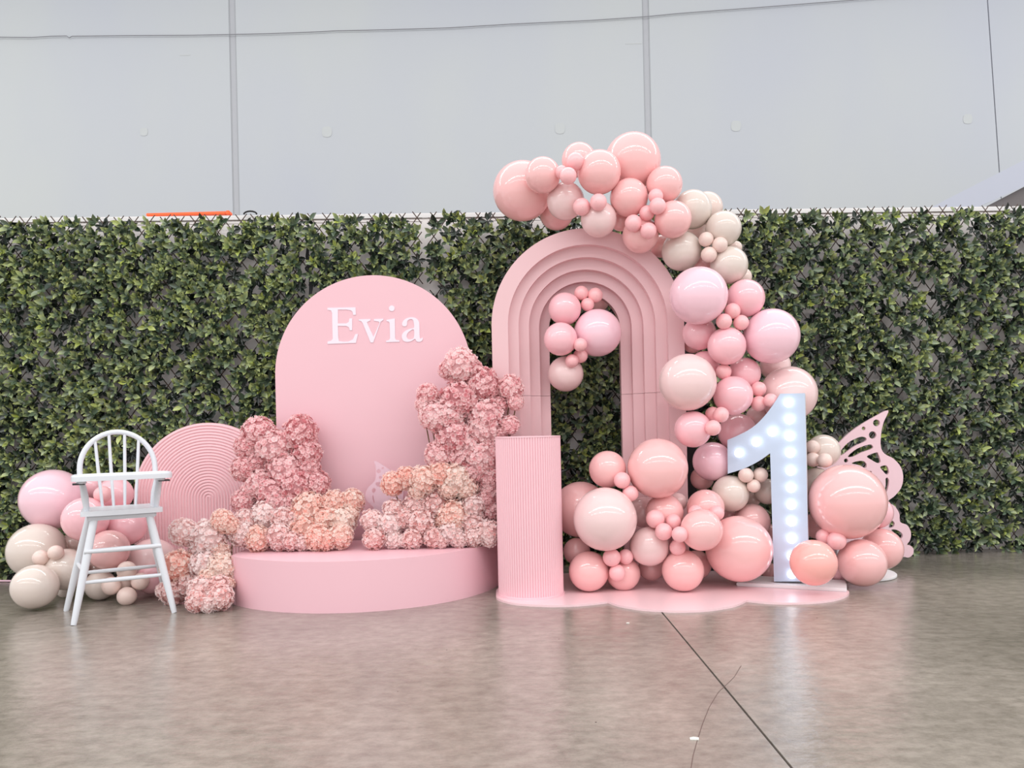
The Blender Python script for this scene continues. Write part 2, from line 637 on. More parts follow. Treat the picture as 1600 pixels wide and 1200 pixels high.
def hedge_panel(s0, s1, label, dens, yellow, n_single, seed):
    g = random.Random(seed)
    root = thing('hedge_panel', label, 'hedge', hpt((s0 + s1) / 2, 0), 0, 'artificial leaf hedge panels')
    inv = Matrix.Translation(-root.location)
    frames, singles = [], []
    width = s1 - s0
    nz = [(g.uniform(0, 6.28), g.choice((-1, 1)) * g.uniform(16, 46), g.choice((-1, 1)) * g.uniform(16, 46)) for _ in range(6)]
    nb = [(g.uniform(0, 6.28), g.choice((-1, 1)) * g.uniform(2, 8), g.choice((-1, 1)) * g.uniform(2, 8)) for _ in range(5)]

    def field(q, s, z):
        return sum(sin(a + b * s + c * z) for a, b, c in q) / len(q)
    pitch = .074
    ncol, nrow = int(width / pitch), int(HT / pitch)
    for i in range(ncol + 1):
        for j in range(nrow + 1):
            for rep in range(4):
                s = s0 + (i + g.uniform(-.5, .5)) * pitch
                z = .02 + (j + g.uniform(-.5, .5)) * pitch
                if s < s0 + .01 or s > s1 - .01 or z < .02 or z > HT - .038:
                    continue
                hole, broad = field(nz, s, z), field(nb, s, z)
                if hole + .12 * broad > dens:
                    continue
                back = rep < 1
                if not back and g.random() > .8:
                    continue
                out = g.uniform(.0, .015) if back else g.uniform(.03, .10) + .015 * broad
                org = hpt(s, z, out) - root.location
                nl = g.choice((5, 6, 6, 7))
                a0 = g.uniform(0, 6.28)
                isy = g.random() < yellow * (1 + 1.3 * broad)
                bright = g.uniform(-.16, .18)
                for k in range(nl):
                    inner = k % 2
                    ang = a0 + k * 2 * PI / nl + g.uniform(-.3, .3)
                    tone = g.betavariate(1.2, 3) * .25 if back else min(.95, max(.02, g.betavariate(1.3, 1.6) * .9 + bright))  # back leaves toned near black to imitate deep shade between the leaves
                    if isy and inner and not back:
                        tone = g.uniform(.8, 1)
                    tilt = g.uniform(.05, .4) if back else (g.uniform(.3, .95) if not inner else g.uniform(.75, 1.25))
                    ln = g.uniform(.05, .08) * (.82 if inner else 1)
                    tipv = 0 if back else (g.choice((.6, .85, 1)) if g.random() < .25 + yellow * 2.2 else 0)
                    frames.append(leaf_frame(org, tilt, ang, ln, tone, tipv, g))
    # the leaves standing furthest out are single parts
    order = sorted(range(len(frames)), key=lambda q: -(Vector(frames[q][0]).dot(hnorm) * 1 + frames[q][4] * 1.2 + g.random() * .02))
    single = set(order[:n_single])
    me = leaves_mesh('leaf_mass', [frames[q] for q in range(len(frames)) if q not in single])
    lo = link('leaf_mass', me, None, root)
    lo['kind'] = 'stuff'
    protos = []
    for q in range(8):
        m_ = leaves_mesh('leaf', [((0, 0, 0), (1, 0, 0), (0, 1, 0), (0, 0, 1), 1, (.1, .2, .3, .4, .5, .62, .75, .95)[q], (0, 0, .6, 0, .8, .3, .9, 0)[q])])
        protos.append(m_)
    for q in order[:n_single]:
        O, A, S, U, L, T, K = frames[q]
        o = link('leaf', protos[min(7, int(T * 8))], None, root)
        mm = Matrix((A, S, U)).transposed().to_4x4()
        mm = Matrix.Translation(Vector(O)) @ mm @ Matrix.Scale(L * 1.05, 4)
        o.matrix_local = mm
    # diamond lattice of thin sticks, poking out along the top
    sp_, hgt = .105, HT + .035

    def stick(p, q, r=.0036, name='stick'):
        v_, f_ = tube_vf([p - root.location, q - root.location], r, 4)
        link(name, mesh(name, v_, f_), m_stick, root)
    k = -int(hgt / sp_ / .75) - 2
    slope = 1.35
    while True:
        a = s0 + k * sp_
        if a > s1 + hgt / slope:
            break
        for sg, o_ in ((1, -.012), (-1, -.02)):
            # line s = a + sg*z/slope (for sg -1 mirrored about the panel)
            za, zb = .01, hgt + g.uniform(-.012, .006)
            sa, sb = a + za / slope, a + zb / slope
            if sg < 0:
                sa, sb = s1 - (sa - s0), s1 - (sb - s0)
            lo_, hi_ = s0 + .004, s1 - .004
            pts = []
            for (s_, z_) in ((sa, za), (sb, zb)):
                pts.append([s_, z_])
            d = pts[1][0] - pts[0][0]
            t0, t1 = 0.0, 1.0
            for lim, sgn in ((lo_, 1), (hi_, -1)):
                v0, v1 = sgn * (pts[0][0] - lim), sgn * (pts[1][0] - lim)
                if v0 < 0 and v1 < 0:
                    t0, t1 = 1, 0
                elif v0 < 0:
                    t0 = max(t0, v0 / (v0 - v1))
                elif v1 < 0:
                    t1 = min(t1, v0 / (v0 - v1))
            if t1 - t0 > .02:
                P0 = (pts[0][0] + d * t0, za + (zb - za) * t0)
                P1 = (pts[0][0] + d * t1, za + (zb - za) * t1)
                stick(hpt(P0[0], P0[1], o_), hpt(P1[0], P1[1], o_))
        k += 1
    for z_ in (HT - .005, HT - .03):
        stick(hpt(s0, z_, -.026), hpt(s1, z_, -.026), .0018, 'tie_wire')
    return root


sA, sB, sC = s_of_px(486), s_of_px(671), s_of_px(1158)
hedge_panel(-.75, sA - .012, 'dense green leaf hedge panel behind the white high chair, ending at the black strap', .20, .19, 280, 11)
hedge_panel(sA, sB - .02, 'narrow green leaf hedge panel behind the name board, beside the black strap', .19, .14, 280, 12)
hedge_panel(sB + .02, sC - .01, 'green leaf hedge panel seen through the opening of the pink stepped arch', .19, .12, 280, 13)
hedge_panel(sC, 8.3, 'greyer, thinner green leaf hedge panel behind the cut-out butterfly wing', .13, .09, 280, 14)

# things on and behind the hedge
st = thing('strap', 'black strap knotted and hanging down the leaf hedge above the name board', 'strap')
ctr = [at(x, y, HY0 + .09) for x, y in ((484, 362), (482, 380), (480, 400), (482, 418))]
link('upper_length', tube_me('upper_length', ctr, [.006, .010, .012, .010], 8, .35), m_black, st)
ctr = [at(x, y, HY0 + .07) for x, y in ((482, 418), (486, 432), (486, 450), (484, 466))]
link('lower_length', tube_me('lower_length', ctr, [.010, .016, .014, .008], 8, .35), m_black, st)
kp = at(483, 420, HY0 + .05)
link('strap_knot', tube_me('strap_knot', [kp + Vector((.022 * cos(a), -.004 + .006 * sin(2 * a), .018 * sin(a))) for a in [i * .6 for i in range(12)]], .007, 8), m_black, st)

pb = hpt(s_of_px(231), 0, -.14)
p0, p1 = at(231, 337.5, pb.y + .06), at(361, 334, pb.y + .08)
ob = thing('plastic_bar', 'bright orange plastic bar lying along the top of the partition', 'bar', (p0 + p1) / 2, hyaw)
ln_ = (p1 - p0).length
tl = math.atan2(p1.z - p0.z, ln_)
v_ = box_me('bar_body', -ln_ / 2, ln_ / 2 - .03, -.03, .03, -.008, .012, .004)
o = link('bar_body', v_, m_orange, ob)
o.rotation_euler = (0, -tl, 0)
o = link('bar_end', box_me('bar_end', ln_ / 2 - .03, ln_ / 2, -.033, .033, -.012, .016, .005), m_orange, ob)
o.rotation_euler = (0, -tl, 0)

cp = hpt(s_of_px(396), HT + .04, -.04)
tag(link('clamp', tube_me('clamp', [cp + hdir * (.045 * cos(a)) + Vector((0, 0, .022 * sin(a))) for a in [PI * i / 8 for i in range(9)]], .006, 8), m_black),
    'small black bowed clamp over the partition top near the orange bar', 'clamp')

# canopy of a stall far behind on the right
cy_ = 9.0
a0, a1 = at(1478, 312, cy_), at(1606, 247, cy_)
sl = (a1.z - a0.z) / (a1.x - a0.x)
cn = thing('canopy', 'sloping bluish-white stall canopy rising beyond the hedge at the frame edge', 'canopy', (a0.x, cy_, 0))
rid = 2.2
l0 = at(1552, 316, cy_) - a0
fas = [(0, a0.z), (rid, a0.z + sl * rid), (rid * 2, a0.z), (rid * 2 - .52, a0.z), (rid, a0.z + sl * rid - .36), (l0.x, a0.z - .02), (l0.x - .2, a0.z - .1), (-.2, a0.z - .1)]
link('fascia', plate_me('fascia', [fas], .04, smooth=False), m_tent, cn)
link('gable_shade_panel', plate_me('gable_shade_panel', [[(l0.x - .2, a0.z - .15), (rid, a0.z + sl * rid - .30), (rid * 2 - .4, a0.z - .15)]], .03, smooth=False), m_dark, cn, (0, .1, 0))  # dark sheet stands in for the shaded underside of the canopy
for x in (.25, rid * 2 - .25):
    link('leg', tube_me('leg', [(x, .06, 0), (x, .06, a0.z + .02)], .03, 10), m_white, cn)

cb = [at(x, y, yy) for x, y, yy in ((-60, 906, 5.18), (0, 907.5, 5.17), (15, 908, 5.16), (28, 910, 5.14), (50, 910.5, 5.14))]
for q in cb:
    q.z = .008
tag(link('cable', tube_me('cable', cb, .007, 8), m_cable), 'pale pink cable lying along the foot of the leaf hedge beside beige balloons', 'cable')

# ------------------------------------------------------------------ pink set pieces
# rounded stage
ST_Z = .272
scx, scy, sr = -.95, 4.92, .88
ang0 = math.atan2(4.335 - scy, -1.585 - scx)
ang1 = math.atan2(4.70 - scy, -.09 - scx)
arc = [(scx + sr * cos(ang0 + 2 * PI + (ang1 + 2 * PI - ang0 - 2 * PI) * i / 48), scy + sr * sin(ang0 + (ang1 - ang0) * i / 48)) for i in range(49)]
outl = [(-1.605, 4.845)] + arc + [(-.075, 4.845)]
sg = thing('stage', 'low rounded pink stage plinth with flowers along its back', 'stage', (scx, 4.5, 0))
loc_o = [(x - scx, y - 4.5) for x, y in outl]
link('side_band', plate_me('side_band', [loc_o], ST_Z - .012, 'z'), m_pink_stage, sg)
top_o = [(x * 1.0, y) for x, y in loc_o]
link('top_panel', plate_me('top_panel', [top_o], .012, 'z'), m_pink_stage, sg, (0, 0, ST_Z - .012))
# faint vertical seam where the curved skin is joined
a_ = arc[1]
link('skin_seam', box_me('skin_seam', -.0015, .0015, -.0015, .002, .004, ST_Z - .014), m_pink_stage, sg, (a_[0] - scx, a_[1] - 4.5, 0))


def arch_outline(r, zc, n=40, bottom=0.0):
    return [(-r, bottom)] + [(r * cos(PI - PI * i / n), zc + r * sin(PI - PI * i / n)) for i in range(n + 1)] + [(r, bottom)]


# name board
BY = 4.87
b_l, b_r, b_t = at(430, 583, BY), at(737, 583, BY), at(583, 430, BY)
br = (b_r.x - b_l.x) / 2
bcx = (b_r.x + b_l.x) / 2
nb = thing('name_board', 'tall rounded-top pink board with a white name in serif letters', 'board', (bcx, BY, 0))
link('panel', plate_me('panel', [arch_outline(br, b_t.z - br, 64)], .03), m_pink, nb)
LETT = {
    'E': [[(105, 188), (495, 182), (500, 285), (462, 288), (455, 245), (430, 222), (370, 212), (250, 212), (250, 405), (365, 405), (400, 385), (410, 335), (448, 335), (448, 500), (415, 500),
           (405, 460), (370, 440), (250, 438), (255, 600), (265, 650), (330, 658), (400, 655), (460, 625), (490, 555), (530, 550), (500, 675), (105, 690), (107, 655), (155, 645), (178, 620), (170, 260), (155, 225), (105, 215)]],
    'v': [[(540, 350), (700, 342), (700, 365), (655, 385), (660, 410), (745, 590), (830, 400), (820, 380), (750, 368), (750, 345), (880, 340), (880, 358), (845, 380), (740, 670), (705, 670), (595, 400), (575, 375), (540, 365)]],
    'i': [[(925, 355), (1040, 335), (1045, 610), (1060, 635), (1105, 640), (1105, 660), (920, 665), (920, 645), (960, 635), (975, 610), (970, 400), (955, 380), (925, 372)]],
    'a': [spline([(1140, 420), (1150, 380), (1190, 340), (1260, 320), (1330, 330), (1370, 370), (1382, 430), (1385, 590), (1400, 615), (1425, 600), (1425, 635), (1390, 660), (1345, 655), (1320, 620), (1270, 650), (1210, 662),
                  (1160, 645), (1138, 600), (1145, 550), (1190, 505), (1250, 480), (1305, 465), (1305, 400), (1290, 355), (1255, 345), (1215, 370), (1210, 420), (1190, 445), (1155, 440)], 3),
          spline([(1305, 490), (1250, 510), (1215, 545), (1205, 590), (1225, 620), (1265, 625), (1305, 600)], 3)],
}


def to_board(L, ox, oy, k, yplane, cx):
    out = []
    for u_, v__ in L:
        p = at(ox + u_ / k, oy + v__ / k, yplane)
        out.append((p.x - cx, p.z))
    return out


for ch in 'Evia':
    loops = [to_board(L, 500, 460, 8.89, BY, bcx) for L in LETT[ch]]
    link('letter', plate_me('letter', loops, .004, smooth=False), m_letter, nb, (0, -.004, 0))
dot = to_board(circ(998, 195, 40, 20), 500, 460, 8.89, BY, bcx)
link('letter_dot', plate_me('letter_dot', [dot], .004), m_letter, nb, (0, -.004, 0))

# ribbed arch panel
RY = 5.02
rc, rtop = at(326, 778, RY), at(326, 661.5, RY)
rr_ = rtop.z - rc.z
rp = thing('ribbed_panel', 'pink arched panel with fine concentric ribs behind the high chair', 'panel', (rc.x, RY, 0))
nring, sub = 25, 6
rs = [rr_ * i / (nring * sub) for i in range(nring * sub + 1)]
na = 48
row = na + 3
for q in range(nring):
    vs, fs = [], []
    for i in range(sub + 1):
        r = rs[q * sub + i]
        h = -.0065 * abs(sin(PI * i / sub)) ** .7
        vs.append((-r, h, 0))
        for j in range(na + 1):
            t = PI - PI * j / na
            vs.append((r * cos(t), h, rc.z + r * sin(t)))
        vs.append((r, h, 0))
    for i in range(sub):
        for j in range(row - 1):
            fs.append((i * row + j, (i + 1) * row + j, (i + 1) * row + j + 1, i * row + j + 1))
    link('rib', mesh('rib', vs, fs, True, 60), m_pink_rib, rp)
link('backing_board', plate_me('backing_board', [arch_outline(rr_ + .004, rc.z, 48)], .02), m_pink_rib, rp, (0, .001, 0))

# stepped arch
AY = 4.70
pl, pr, pt = at(768, 505, AY), at(1069, 505, AY), at(916, 356.5, AY)
acx = (pl.x + pr.x) / 2
R0 = (pr.x - pl.x) / 2
zc = pt.z - R0
ar = thing('stepped_arch', 'tall pink arch of five stepped frames with an open middle', 'arch', (acx, AY, 0))
rad = [R0, R0 - .1, R0 - .1655, R0 - .231, R0 - .2965, R0 - .362]
step = .053
zs = at(860, 616, AY).z
BACK = step * 4 + .06
for k in range(5):
    ro, ri = rad[k], rad[k + 1]
    y0 = step * k
    n = 56
    o_ = [(ro * cos(PI - PI * i / n), zc + ro * sin(PI - PI * i / n)) for i in range(n + 1)]
    i_ = [(ri * cos(PI * i / n), zc + ri * sin(PI * i / n)) for i in range(n + 1)]
    lp = [(-ro, zs + .001)] + o_ + [(ro, zs + .001), (ri, zs + .001)] + i_ + [(-ri, zs + .001)]
    link('arch_crown', plate_me('arch_crown', [lp], BACK - y0), m_pink_arch, ar, (0, y0, 0))
    for s in (-1, 1):
        xa, xb = sorted((s * ro, s * ri))
        link('arch_leg', box_me('arch_leg', xa, xb, y0, BACK, .012, zs - .001), m_pink_arch, ar)

# black stand carrying the garland behind the right side of the arch
gs = thing('garland_stand', 'black upright stand in the gap between the arch leg and the balloons', 'stand', (at(1078, 700, 5.07).x, 5.07, 0))
link('post', box_me('post', -.035, .035, -.02, .02, .012, 2.02, .004), m_black, gs)
link('foot', box_me('foot', -.2, .2, -.12, .12, 0, .012, .003), m_black, gs)

# fluted column
cf = ground(830, 941.5)
CRd = .186
ccx, ccy = .089, cf.y + CRd + .004
co = thing('fluted_column', 'pink fluted cylinder pedestal standing in front of the stepped arch', 'column', (ccx, ccy, .010))
nfl, sb = 78, 6
ch_ = .908 - .010
vs, fs = [], []
ring = []
for i in range(nfl * sb):
    t = 2 * PI * i / (nfl * sb)
    r = CRd - .0065 + .0065 * abs(sin(PI * i / sb)) ** .6
    ring.append((r * cos(t), r * sin(t)))
nn = len(ring)
for z in (.012, ch_ - .008):
    vs += [(x, y, z) for x, y in ring]
for i in range(nn):
    fs.append((i, (i + 1) % nn, nn + (i + 1) % nn, nn + i))
link('fluted_shaft', mesh('fluted_shaft', vs, fs, True, 45), m_pink_col, co)
link('top_cap', lathe_me('top_cap', [(CRd, ch_ - .008), (CRd + .001, ch_ - .007), (CRd + .001, ch_ - .001), (CRd - .001, ch_)], 96), m_pink_col, co)
link('base_ring', lathe_me('base_ring', [(CRd + .006, 0), (CRd + .006, .010), (CRd, .013)], 96), m_pink_col, co)

# scalloped base under the arch
fr = [(-.112, 4.40), (-.10, 4.27), (-.02, 4.15), (.09, 4.095), (.217, 4.066), (.36, 4.08), (.496, 4.132)]
fr2 = [(.496, 4.132), (.55, 4.03), (.638, 3.953), (.73, 3.91), (.83, 3.885), (.93, 3.888), (1.024, 3.918), (1.14, 3.985), (1.23, 4.09)]
fr3 = [(1.23, 4.09), (1.32, 4.035), (1.416, 4.009), (1.52, 4.01), (1.627, 4.035), (1.73, 4.095), (1.81, 4.18), (1.85, 4.28), (1.82, 4.40), (1.74, 4.50)]
ol = spline(fr, 4, False)[:-1] + spline(fr2, 4, False)[:-1] + spline(fr3, 4, False) + [(1.6, 4.62), (1.3, 4.98), (-.02, 4.98), (-.112, 4.5)]
tag(link('scalloped_base', plate_me('scalloped_base', [[(x - .8, y - 4.4) for x, y in ol]], .011, 'z'), m_pink_mat, None, (.8, 4.4, 0)),
    'flat glossy pink base board with scalloped front under column and arch', 'base')

# ------------------------------------------------------------------ light-up number one
NYAW = -R_(23)
nd = Vector((cos(NYAW), sin(NYAW), 0))
nn_ = Vector((-nd.y, nd.x, 0))         # backwards
N0 = ground(1209.5, 911, .03)


def on_plane(px, py, p0, d):
    """point where the sight line meets the upright plane through p0 along d -> (along, z)"""
    u_, v__ = uv(px, py)
    k = u_ / F
    t = (k * p0.y - p0.x) / (d.x - k * d.y)
    y = p0.y + t * d.y
    return t, EYE - v__ * y / F


def nz_(L):
    return [on_plane(1120 + a / 3.636, 600 + b / 3.636, N0, nd) for a, b in L]


curve_top = spline([(60, 318), (120, 292), (190, 255), (250, 205), (310, 132), (360, 55)], 5, False)
curve_bot = spline([(303, 393), (240, 437), (160, 478), (62, 510)], 5, False)
one = curve_top + [(500, 52), (524, 1122), (325, 1122)] + curve_bot
no = thing('number_sign', 'light-up white number one standing among pink balloons', 'sign', (N0.x, N0.y, 0), NYAW)
loop = nz_(one)
loop = [(a, max(z, .031)) for a, z in loop]
m_num = paint('cool_white_panel', srgb(195, 210, 231), .5, .006, 3)
link('number_body', plate_me('number_body', [loop], .10, smooth=False), paint('white_number_sides', srgb(215, 218, 225), .5), no, (0, .004, 0))
link('front_panel', plate_me('front_panel', [loop], .004, smooth=False), m_num, no)
m_bulb, nt, b = new_mat('lit_bulb')
b.inputs['Base Color'].default_value = (1, 1, 1, 1)
b.inputs['Emission Color'].default_value = (.93, .96, 1, 1)
b.inputs['Emission Strength'].default_value = 1.6
bulb_px = [(1155, 708), (1182, 691), (1207, 675), (1232, 629.5), (1233.5, 656), (1234, 682), (1234.5, 708), (1235.5, 736), (1236, 762.5), (1236.5, 789), (1236.7, 815), (1237, 842), (1237, 869), (1237.5, 897)]
bme = lathe_me('bulb', [(.012, .003), (.019, .003), (.0235, .007), (.0255, .014), (.0245, .022), (.019, .029), (.011, .0335), (.003, .0345)], 20)
for q in bulb_px:
    a, z = on_plane(q[0], q[1], N0, nd)
    o = link('bulb', bme, m_bulb, no, (a, 0.002, z))
    o.rotation_euler = (PI / 2, 0, 0)
a0_ = on_plane(1152, 905, N0, nd)[0]
a1_ = on_plane(1323, 915, N0, nd)[0]
link('foot_board', box_me('foot_board', a0_, a1_, -.05, .2, .011, .031, .004), m_white2, no)

# ------------------------------------------------------------------ cut-out butterflies
BFY = 4.93
WX = at(1290, 700, BFY).x


def wing(L, ox, oy, k, yp, cx):
    return to_board(L, ox, oy, k, yp, cx)


wing_out = spline([(420, 48), (330, 90), (230, 148), (150, 207), (85, 270), (10, 350), (-60, 440), (-90, 540), (-40, 640), (-70, 740), (-60, 860), (0, 960), (120, 1040), (300, 1080), (430, 1060),
                   (515, 1030), (555, 1034), (585, 1012), (588, 975), (565, 952), (545, 948), (566, 915), (572, 868), (548, 818), (500, 795), (494, 740), (465, 692), (420, 658), (462, 622), (505, 568), (520, 500),
                   (505, 430), (455, 372), (395, 338), (370, 290), (372, 205), (388, 130)], 4)
holes = [circ(341, 132, 23), circ(255, 169, 13, 14), circ(315, 213, 25), circ(137, 384, 14, 14), circ(300, 463, 10, 12), circ(512, 965, 8, 10),
         spline([(95, 330), (150, 265), (230, 226), (270, 232), (265, 255), (190, 290), (110, 348)], 4),
         spline([(150, 355), (210, 305), (290, 277), (315, 285), (310, 305), (240, 330), (185, 358)], 4),
         spline([(277, 355), (340, 330), (355, 345), (368, 393), (345, 400), (305, 378)], 4),
         spline([(175, 403), (215, 388), (255, 388), (275, 410), (266, 434), (225, 415)], 4),
         spline([(366, 427), (408, 418), (425, 460), (410, 479), (385, 455)], 4),
         spline([(402, 508), (414, 498), (425, 520), (418, 570), (396, 622), (394, 590), (402, 550)], 4),
         spline([(425, 832), (440, 785), (462, 802), (455, 828)], 4),
         spline([(440, 848), (480, 850), (515, 876), (510, 905), (490, 905), (472, 878)], 4)]
bt = thing('butterfly_cutout', 'large pale pink butterfly wing cut-out standing behind the balloons against the hedge', 'cutout', (WX, BFY, 0))
link('wing', plate_me('wing', [wing(L, 1290, 630, 4.287, BFY, WX) for L in [wing_out] + holes], .018), m_wing, bt)
gb = ground(1393, 899)
link('foot_plate', lathe_me('foot_plate', [(.25, 0), (.255, .004), (.255, .014), (.25, .018)], 64), m_white2, bt, (gb.x - WX - .22, gb.y + .06 - BFY, 0))
gp = link('foot_post', box_me('foot_post', -.02, .02, -.012, .012, .018, .5, .003), m_white, bt, (gb.x - WX - .24, -.014, 0))

SY = 4.74
sx0 = at(600, 780, SY).x
m_acr, nt, b = new_mat('frosted_pink_acrylic')
b.inputs['Base Color'].default_value = srgb(242, 210, 222)
b.inputs['Roughness'].default_value = .3
tr = node(nt, 'ShaderNodeBsdfTransparent')
tr.inputs[0].default_value = srgb(250, 232, 240)
ms = node(nt, 'ShaderNodeMixShader')
ms.inputs[0].default_value = .82
nt.links.new(tr.outputs[0], ms.inputs[1])
nt.links.new(b.outputs[0], ms.inputs[2])
nt.links.new(ms.outputs[0], nt.nodes['Material Output'].inputs[0])
sm_out = spline([(322, 185), (340, 260), (346, 340), (338, 450), (300, 505), (225, 580), (193, 680), (222, 768), (312, 862), (250, 915), (205, 990), (215, 1080), (300, 1140), (420, 1160), (560, 1120), (640, 1010), (700, 860), (740, 700), (720, 560), (650, 420), (560, 330), (430, 238)], 4)
sm_h = [circ(385, 335, 30, 14), circ(445, 290, 16, 12), circ(410, 425, 22, 12), spline([(345, 500), (400, 490), (425, 530), (390, 560), (350, 540)], 4), spline([(290, 600), (320, 575), (345, 600), (320, 645), (295, 640)], 4),
        spline([(295, 690), (310, 680), (318, 730), (325, 800), (305, 770)], 4), spline([(470, 360), (560, 400), (600, 450), (520, 430)], 4), spline([(430, 870), (500, 850), (540, 880), (480, 920)], 4)]
sbf = thing('butterfly_ornament', 'small frosted pink butterfly ornament half hidden by peach flowers on the stage', 'ornament', (sx0, SY, ST_Z))
zz = [[(a, z - ST_Z) for a, z in to_board(L, 550, 700, 9.23, SY, sx0)] for L in [sm_out] + sm_h]
link('wing', plate_me('wing', zz, .005), m_acr, sbf)
link('foot_peg', box_me('foot_peg', -.08, .08, -.03, .03, 0, .012, .003), m_acr, sbf)

# ------------------------------------------------------------------ white high chair
fl_ = ground(115, 977)
wid = .472
ex = Vector((cos(R_(30)), sin(R_(30)), 0))
ey = Vector((-ex.y, ex.x, 0))
cyaw = math.atan2(ex.y, ex.x)
cen = fl_ + ex * (wid / 2) + ey * .205
hc = thing('high_chair', 'white wooden spindle-back high chair with a tray, standing on the concrete floor', 'chair', cen, cyaw)
hw, hd = wid / 2, .205
ZS = .535


def leg_pt(sx, sy, z):
    t = z / ZS
    w0, w1 = (hw + (.034 if sx < 0 else .002), .145) if sy > 0 else (hw, .13)
    return Vector((sx * (w0 + (w1 - w0) * t), sy * (hd + (.115 - hd) * t), z))


for sx in (-1, 1):
    for sy in (-1, 1):
        pts = [leg_pt(sx, sy, z) for z in (0, .02, .18, .36, ZS)]
        link('leg', tube_me('leg', pts, [.0135, .015, .019, .0205, .019], 14), m_white, hc)


def bar(name, a, b, r=.0105):
    d = (b - a)
    pts = [a, a + d * .12, a + d * .5, a + d * .88, b]
    link(name, tube_me(name, pts, [r * .8, r * .95, r * 1.12, r * .95, r * .8], 12), m_white, hc)


a, b = leg_pt(-1, -1, .362), leg_pt(1, -1, .362)
off = Vector((0, -.018, 0))
bar('stretcher', a + off + Vector((-.018, 0, 0)), b + off + Vector((.018, 0, 0)), .0125)
bar('stretcher', leg_pt(-1, -1, .205), leg_pt(1, -1, .205))
bar('stretcher', leg_pt(-1, 1, .205), leg_pt(1, 1, .205))
for s in (-1, 1):
    bar('stretcher', leg_pt(s, -1, .262), leg_pt(s, 1, .262))
seat_ol = spline([(-.178, -.165), (0, -.18), (.178, -.165), (.189, -.1), (.175, .14), (.1, .165), (-.1, .165), (-.175, .14), (-.189, -.1)], 5)
o = link('seat', plate_me('seat', [seat_ol], .026, 'z'), m_white, hc, (0, 0, .543))
bv = o.modifiers.new('round', 'BEVEL')
bv.width = .008
bv.segments = 3
bv.limit_method = 'ANGLE'
link('seat_apron', box_me('seat_apron', -.165, .165, -.14, .135, .517, .543, .006), m_white, hc)
# arms, posts, tray
ZT = .745
for s in (-1, 1):
    arm = spline([(s * .165, -.20), (s * .205, -.205), (s * .212, 0), (s * .21, .15), (s * .175, .155), (s * .17, 0)], 5)
    link('armrest', plate_me('armrest', [arm], .016, 'z'), m_white, hc, (0, 0, ZT - .028))
    link('arm_post', tube_me('arm_post', [(s * .165, -.12, .565), (s * .172, -.132, .64), (s * .182, -.145, ZT - .027)], [.0125, .018, .0135], 12), m_white, hc)
    link('arm_post', tube_me('arm_post', [(s * .158, .02, .565), (s * .17, .03, .64), (s * .185, .04, ZT - .027)], [.0115, .016, .0125], 12), m_white, hc)
    link('arm_underside_shade', box_me('arm_underside_shade', s * .20 - .028, s * .20 + .028, -.218, -.16, ZT - .034, ZT - .026, .001), m_underside_shade, hc)  # dark grey slab stands in for the shade under the armrest
TS = .89
tray_ol = spline([(x * TS, y) for x, y in [(-.20, -.33), (0, -.345), (.20, -.33), (.255, -.30), (.262, -.22), (.245, -.14), (.19, -.12), (0, -.115), (-.19, -.12), (-.245, -.14), (-.262, -.22), (-.255, -.30)]], 5)
o = link('tray', plate_me('tray', [tray_ol], .022, 'z'), m_white, hc, (0, 0, ZT - .012))
bv = o.modifiers.new('round', 'BEVEL')
bv.width = .006
bv.segments = 3
bv.limit_method = 'ANGLE'
v, f = tube_vf([Vector((x * .965, (y + .225) * .93 - .225, ZT + .011)) for x, y in tray_ol] + [Vector((tray_ol[0][0] * .965, (tray_ol[0][1] + .225) * .93 - .225, ZT + .011))], .008, 8)
link('tray_rim', fix(mesh('tray_rim', v, f, True)), m_white, hc)
# bow back and spindles, leaning back a little


def back_y(z):
    return .145 + (z - .56) * .14


bowz, bowr = .778, .19
bow = [Vector((-bowr, back_y(.715), .715))] + [Vector((bowr * cos(PI - PI * i / 24), back_y(bowz + bowr * 1.08 * sin(PI * i / 24)), bowz + bowr * 1.08 * sin(PI * i / 24))) for i in range(25)] + [Vector((bowr, back_y(.715), .715))]
link('back_bow', tube_me('back_bow', bow, .0145, 12), m_white, hc)
for x0, x1 in ((-.083, -.112), (-.028, -.042), (.028, .038), (.083, .110)):
    zt = bowz + 1.08 * math.sqrt(bowr ** 2 - x1 ** 2)
    link('spindle', tube_me('spindle', [(x0, back_y(.567), .567), ((x0 + x1) / 2, back_y(.74), .74), (x1, back_y(zt), zt)], [.0075, .0095, .0085], 10), m_white, hc)

# ------------------------------------------------------------------ flowers


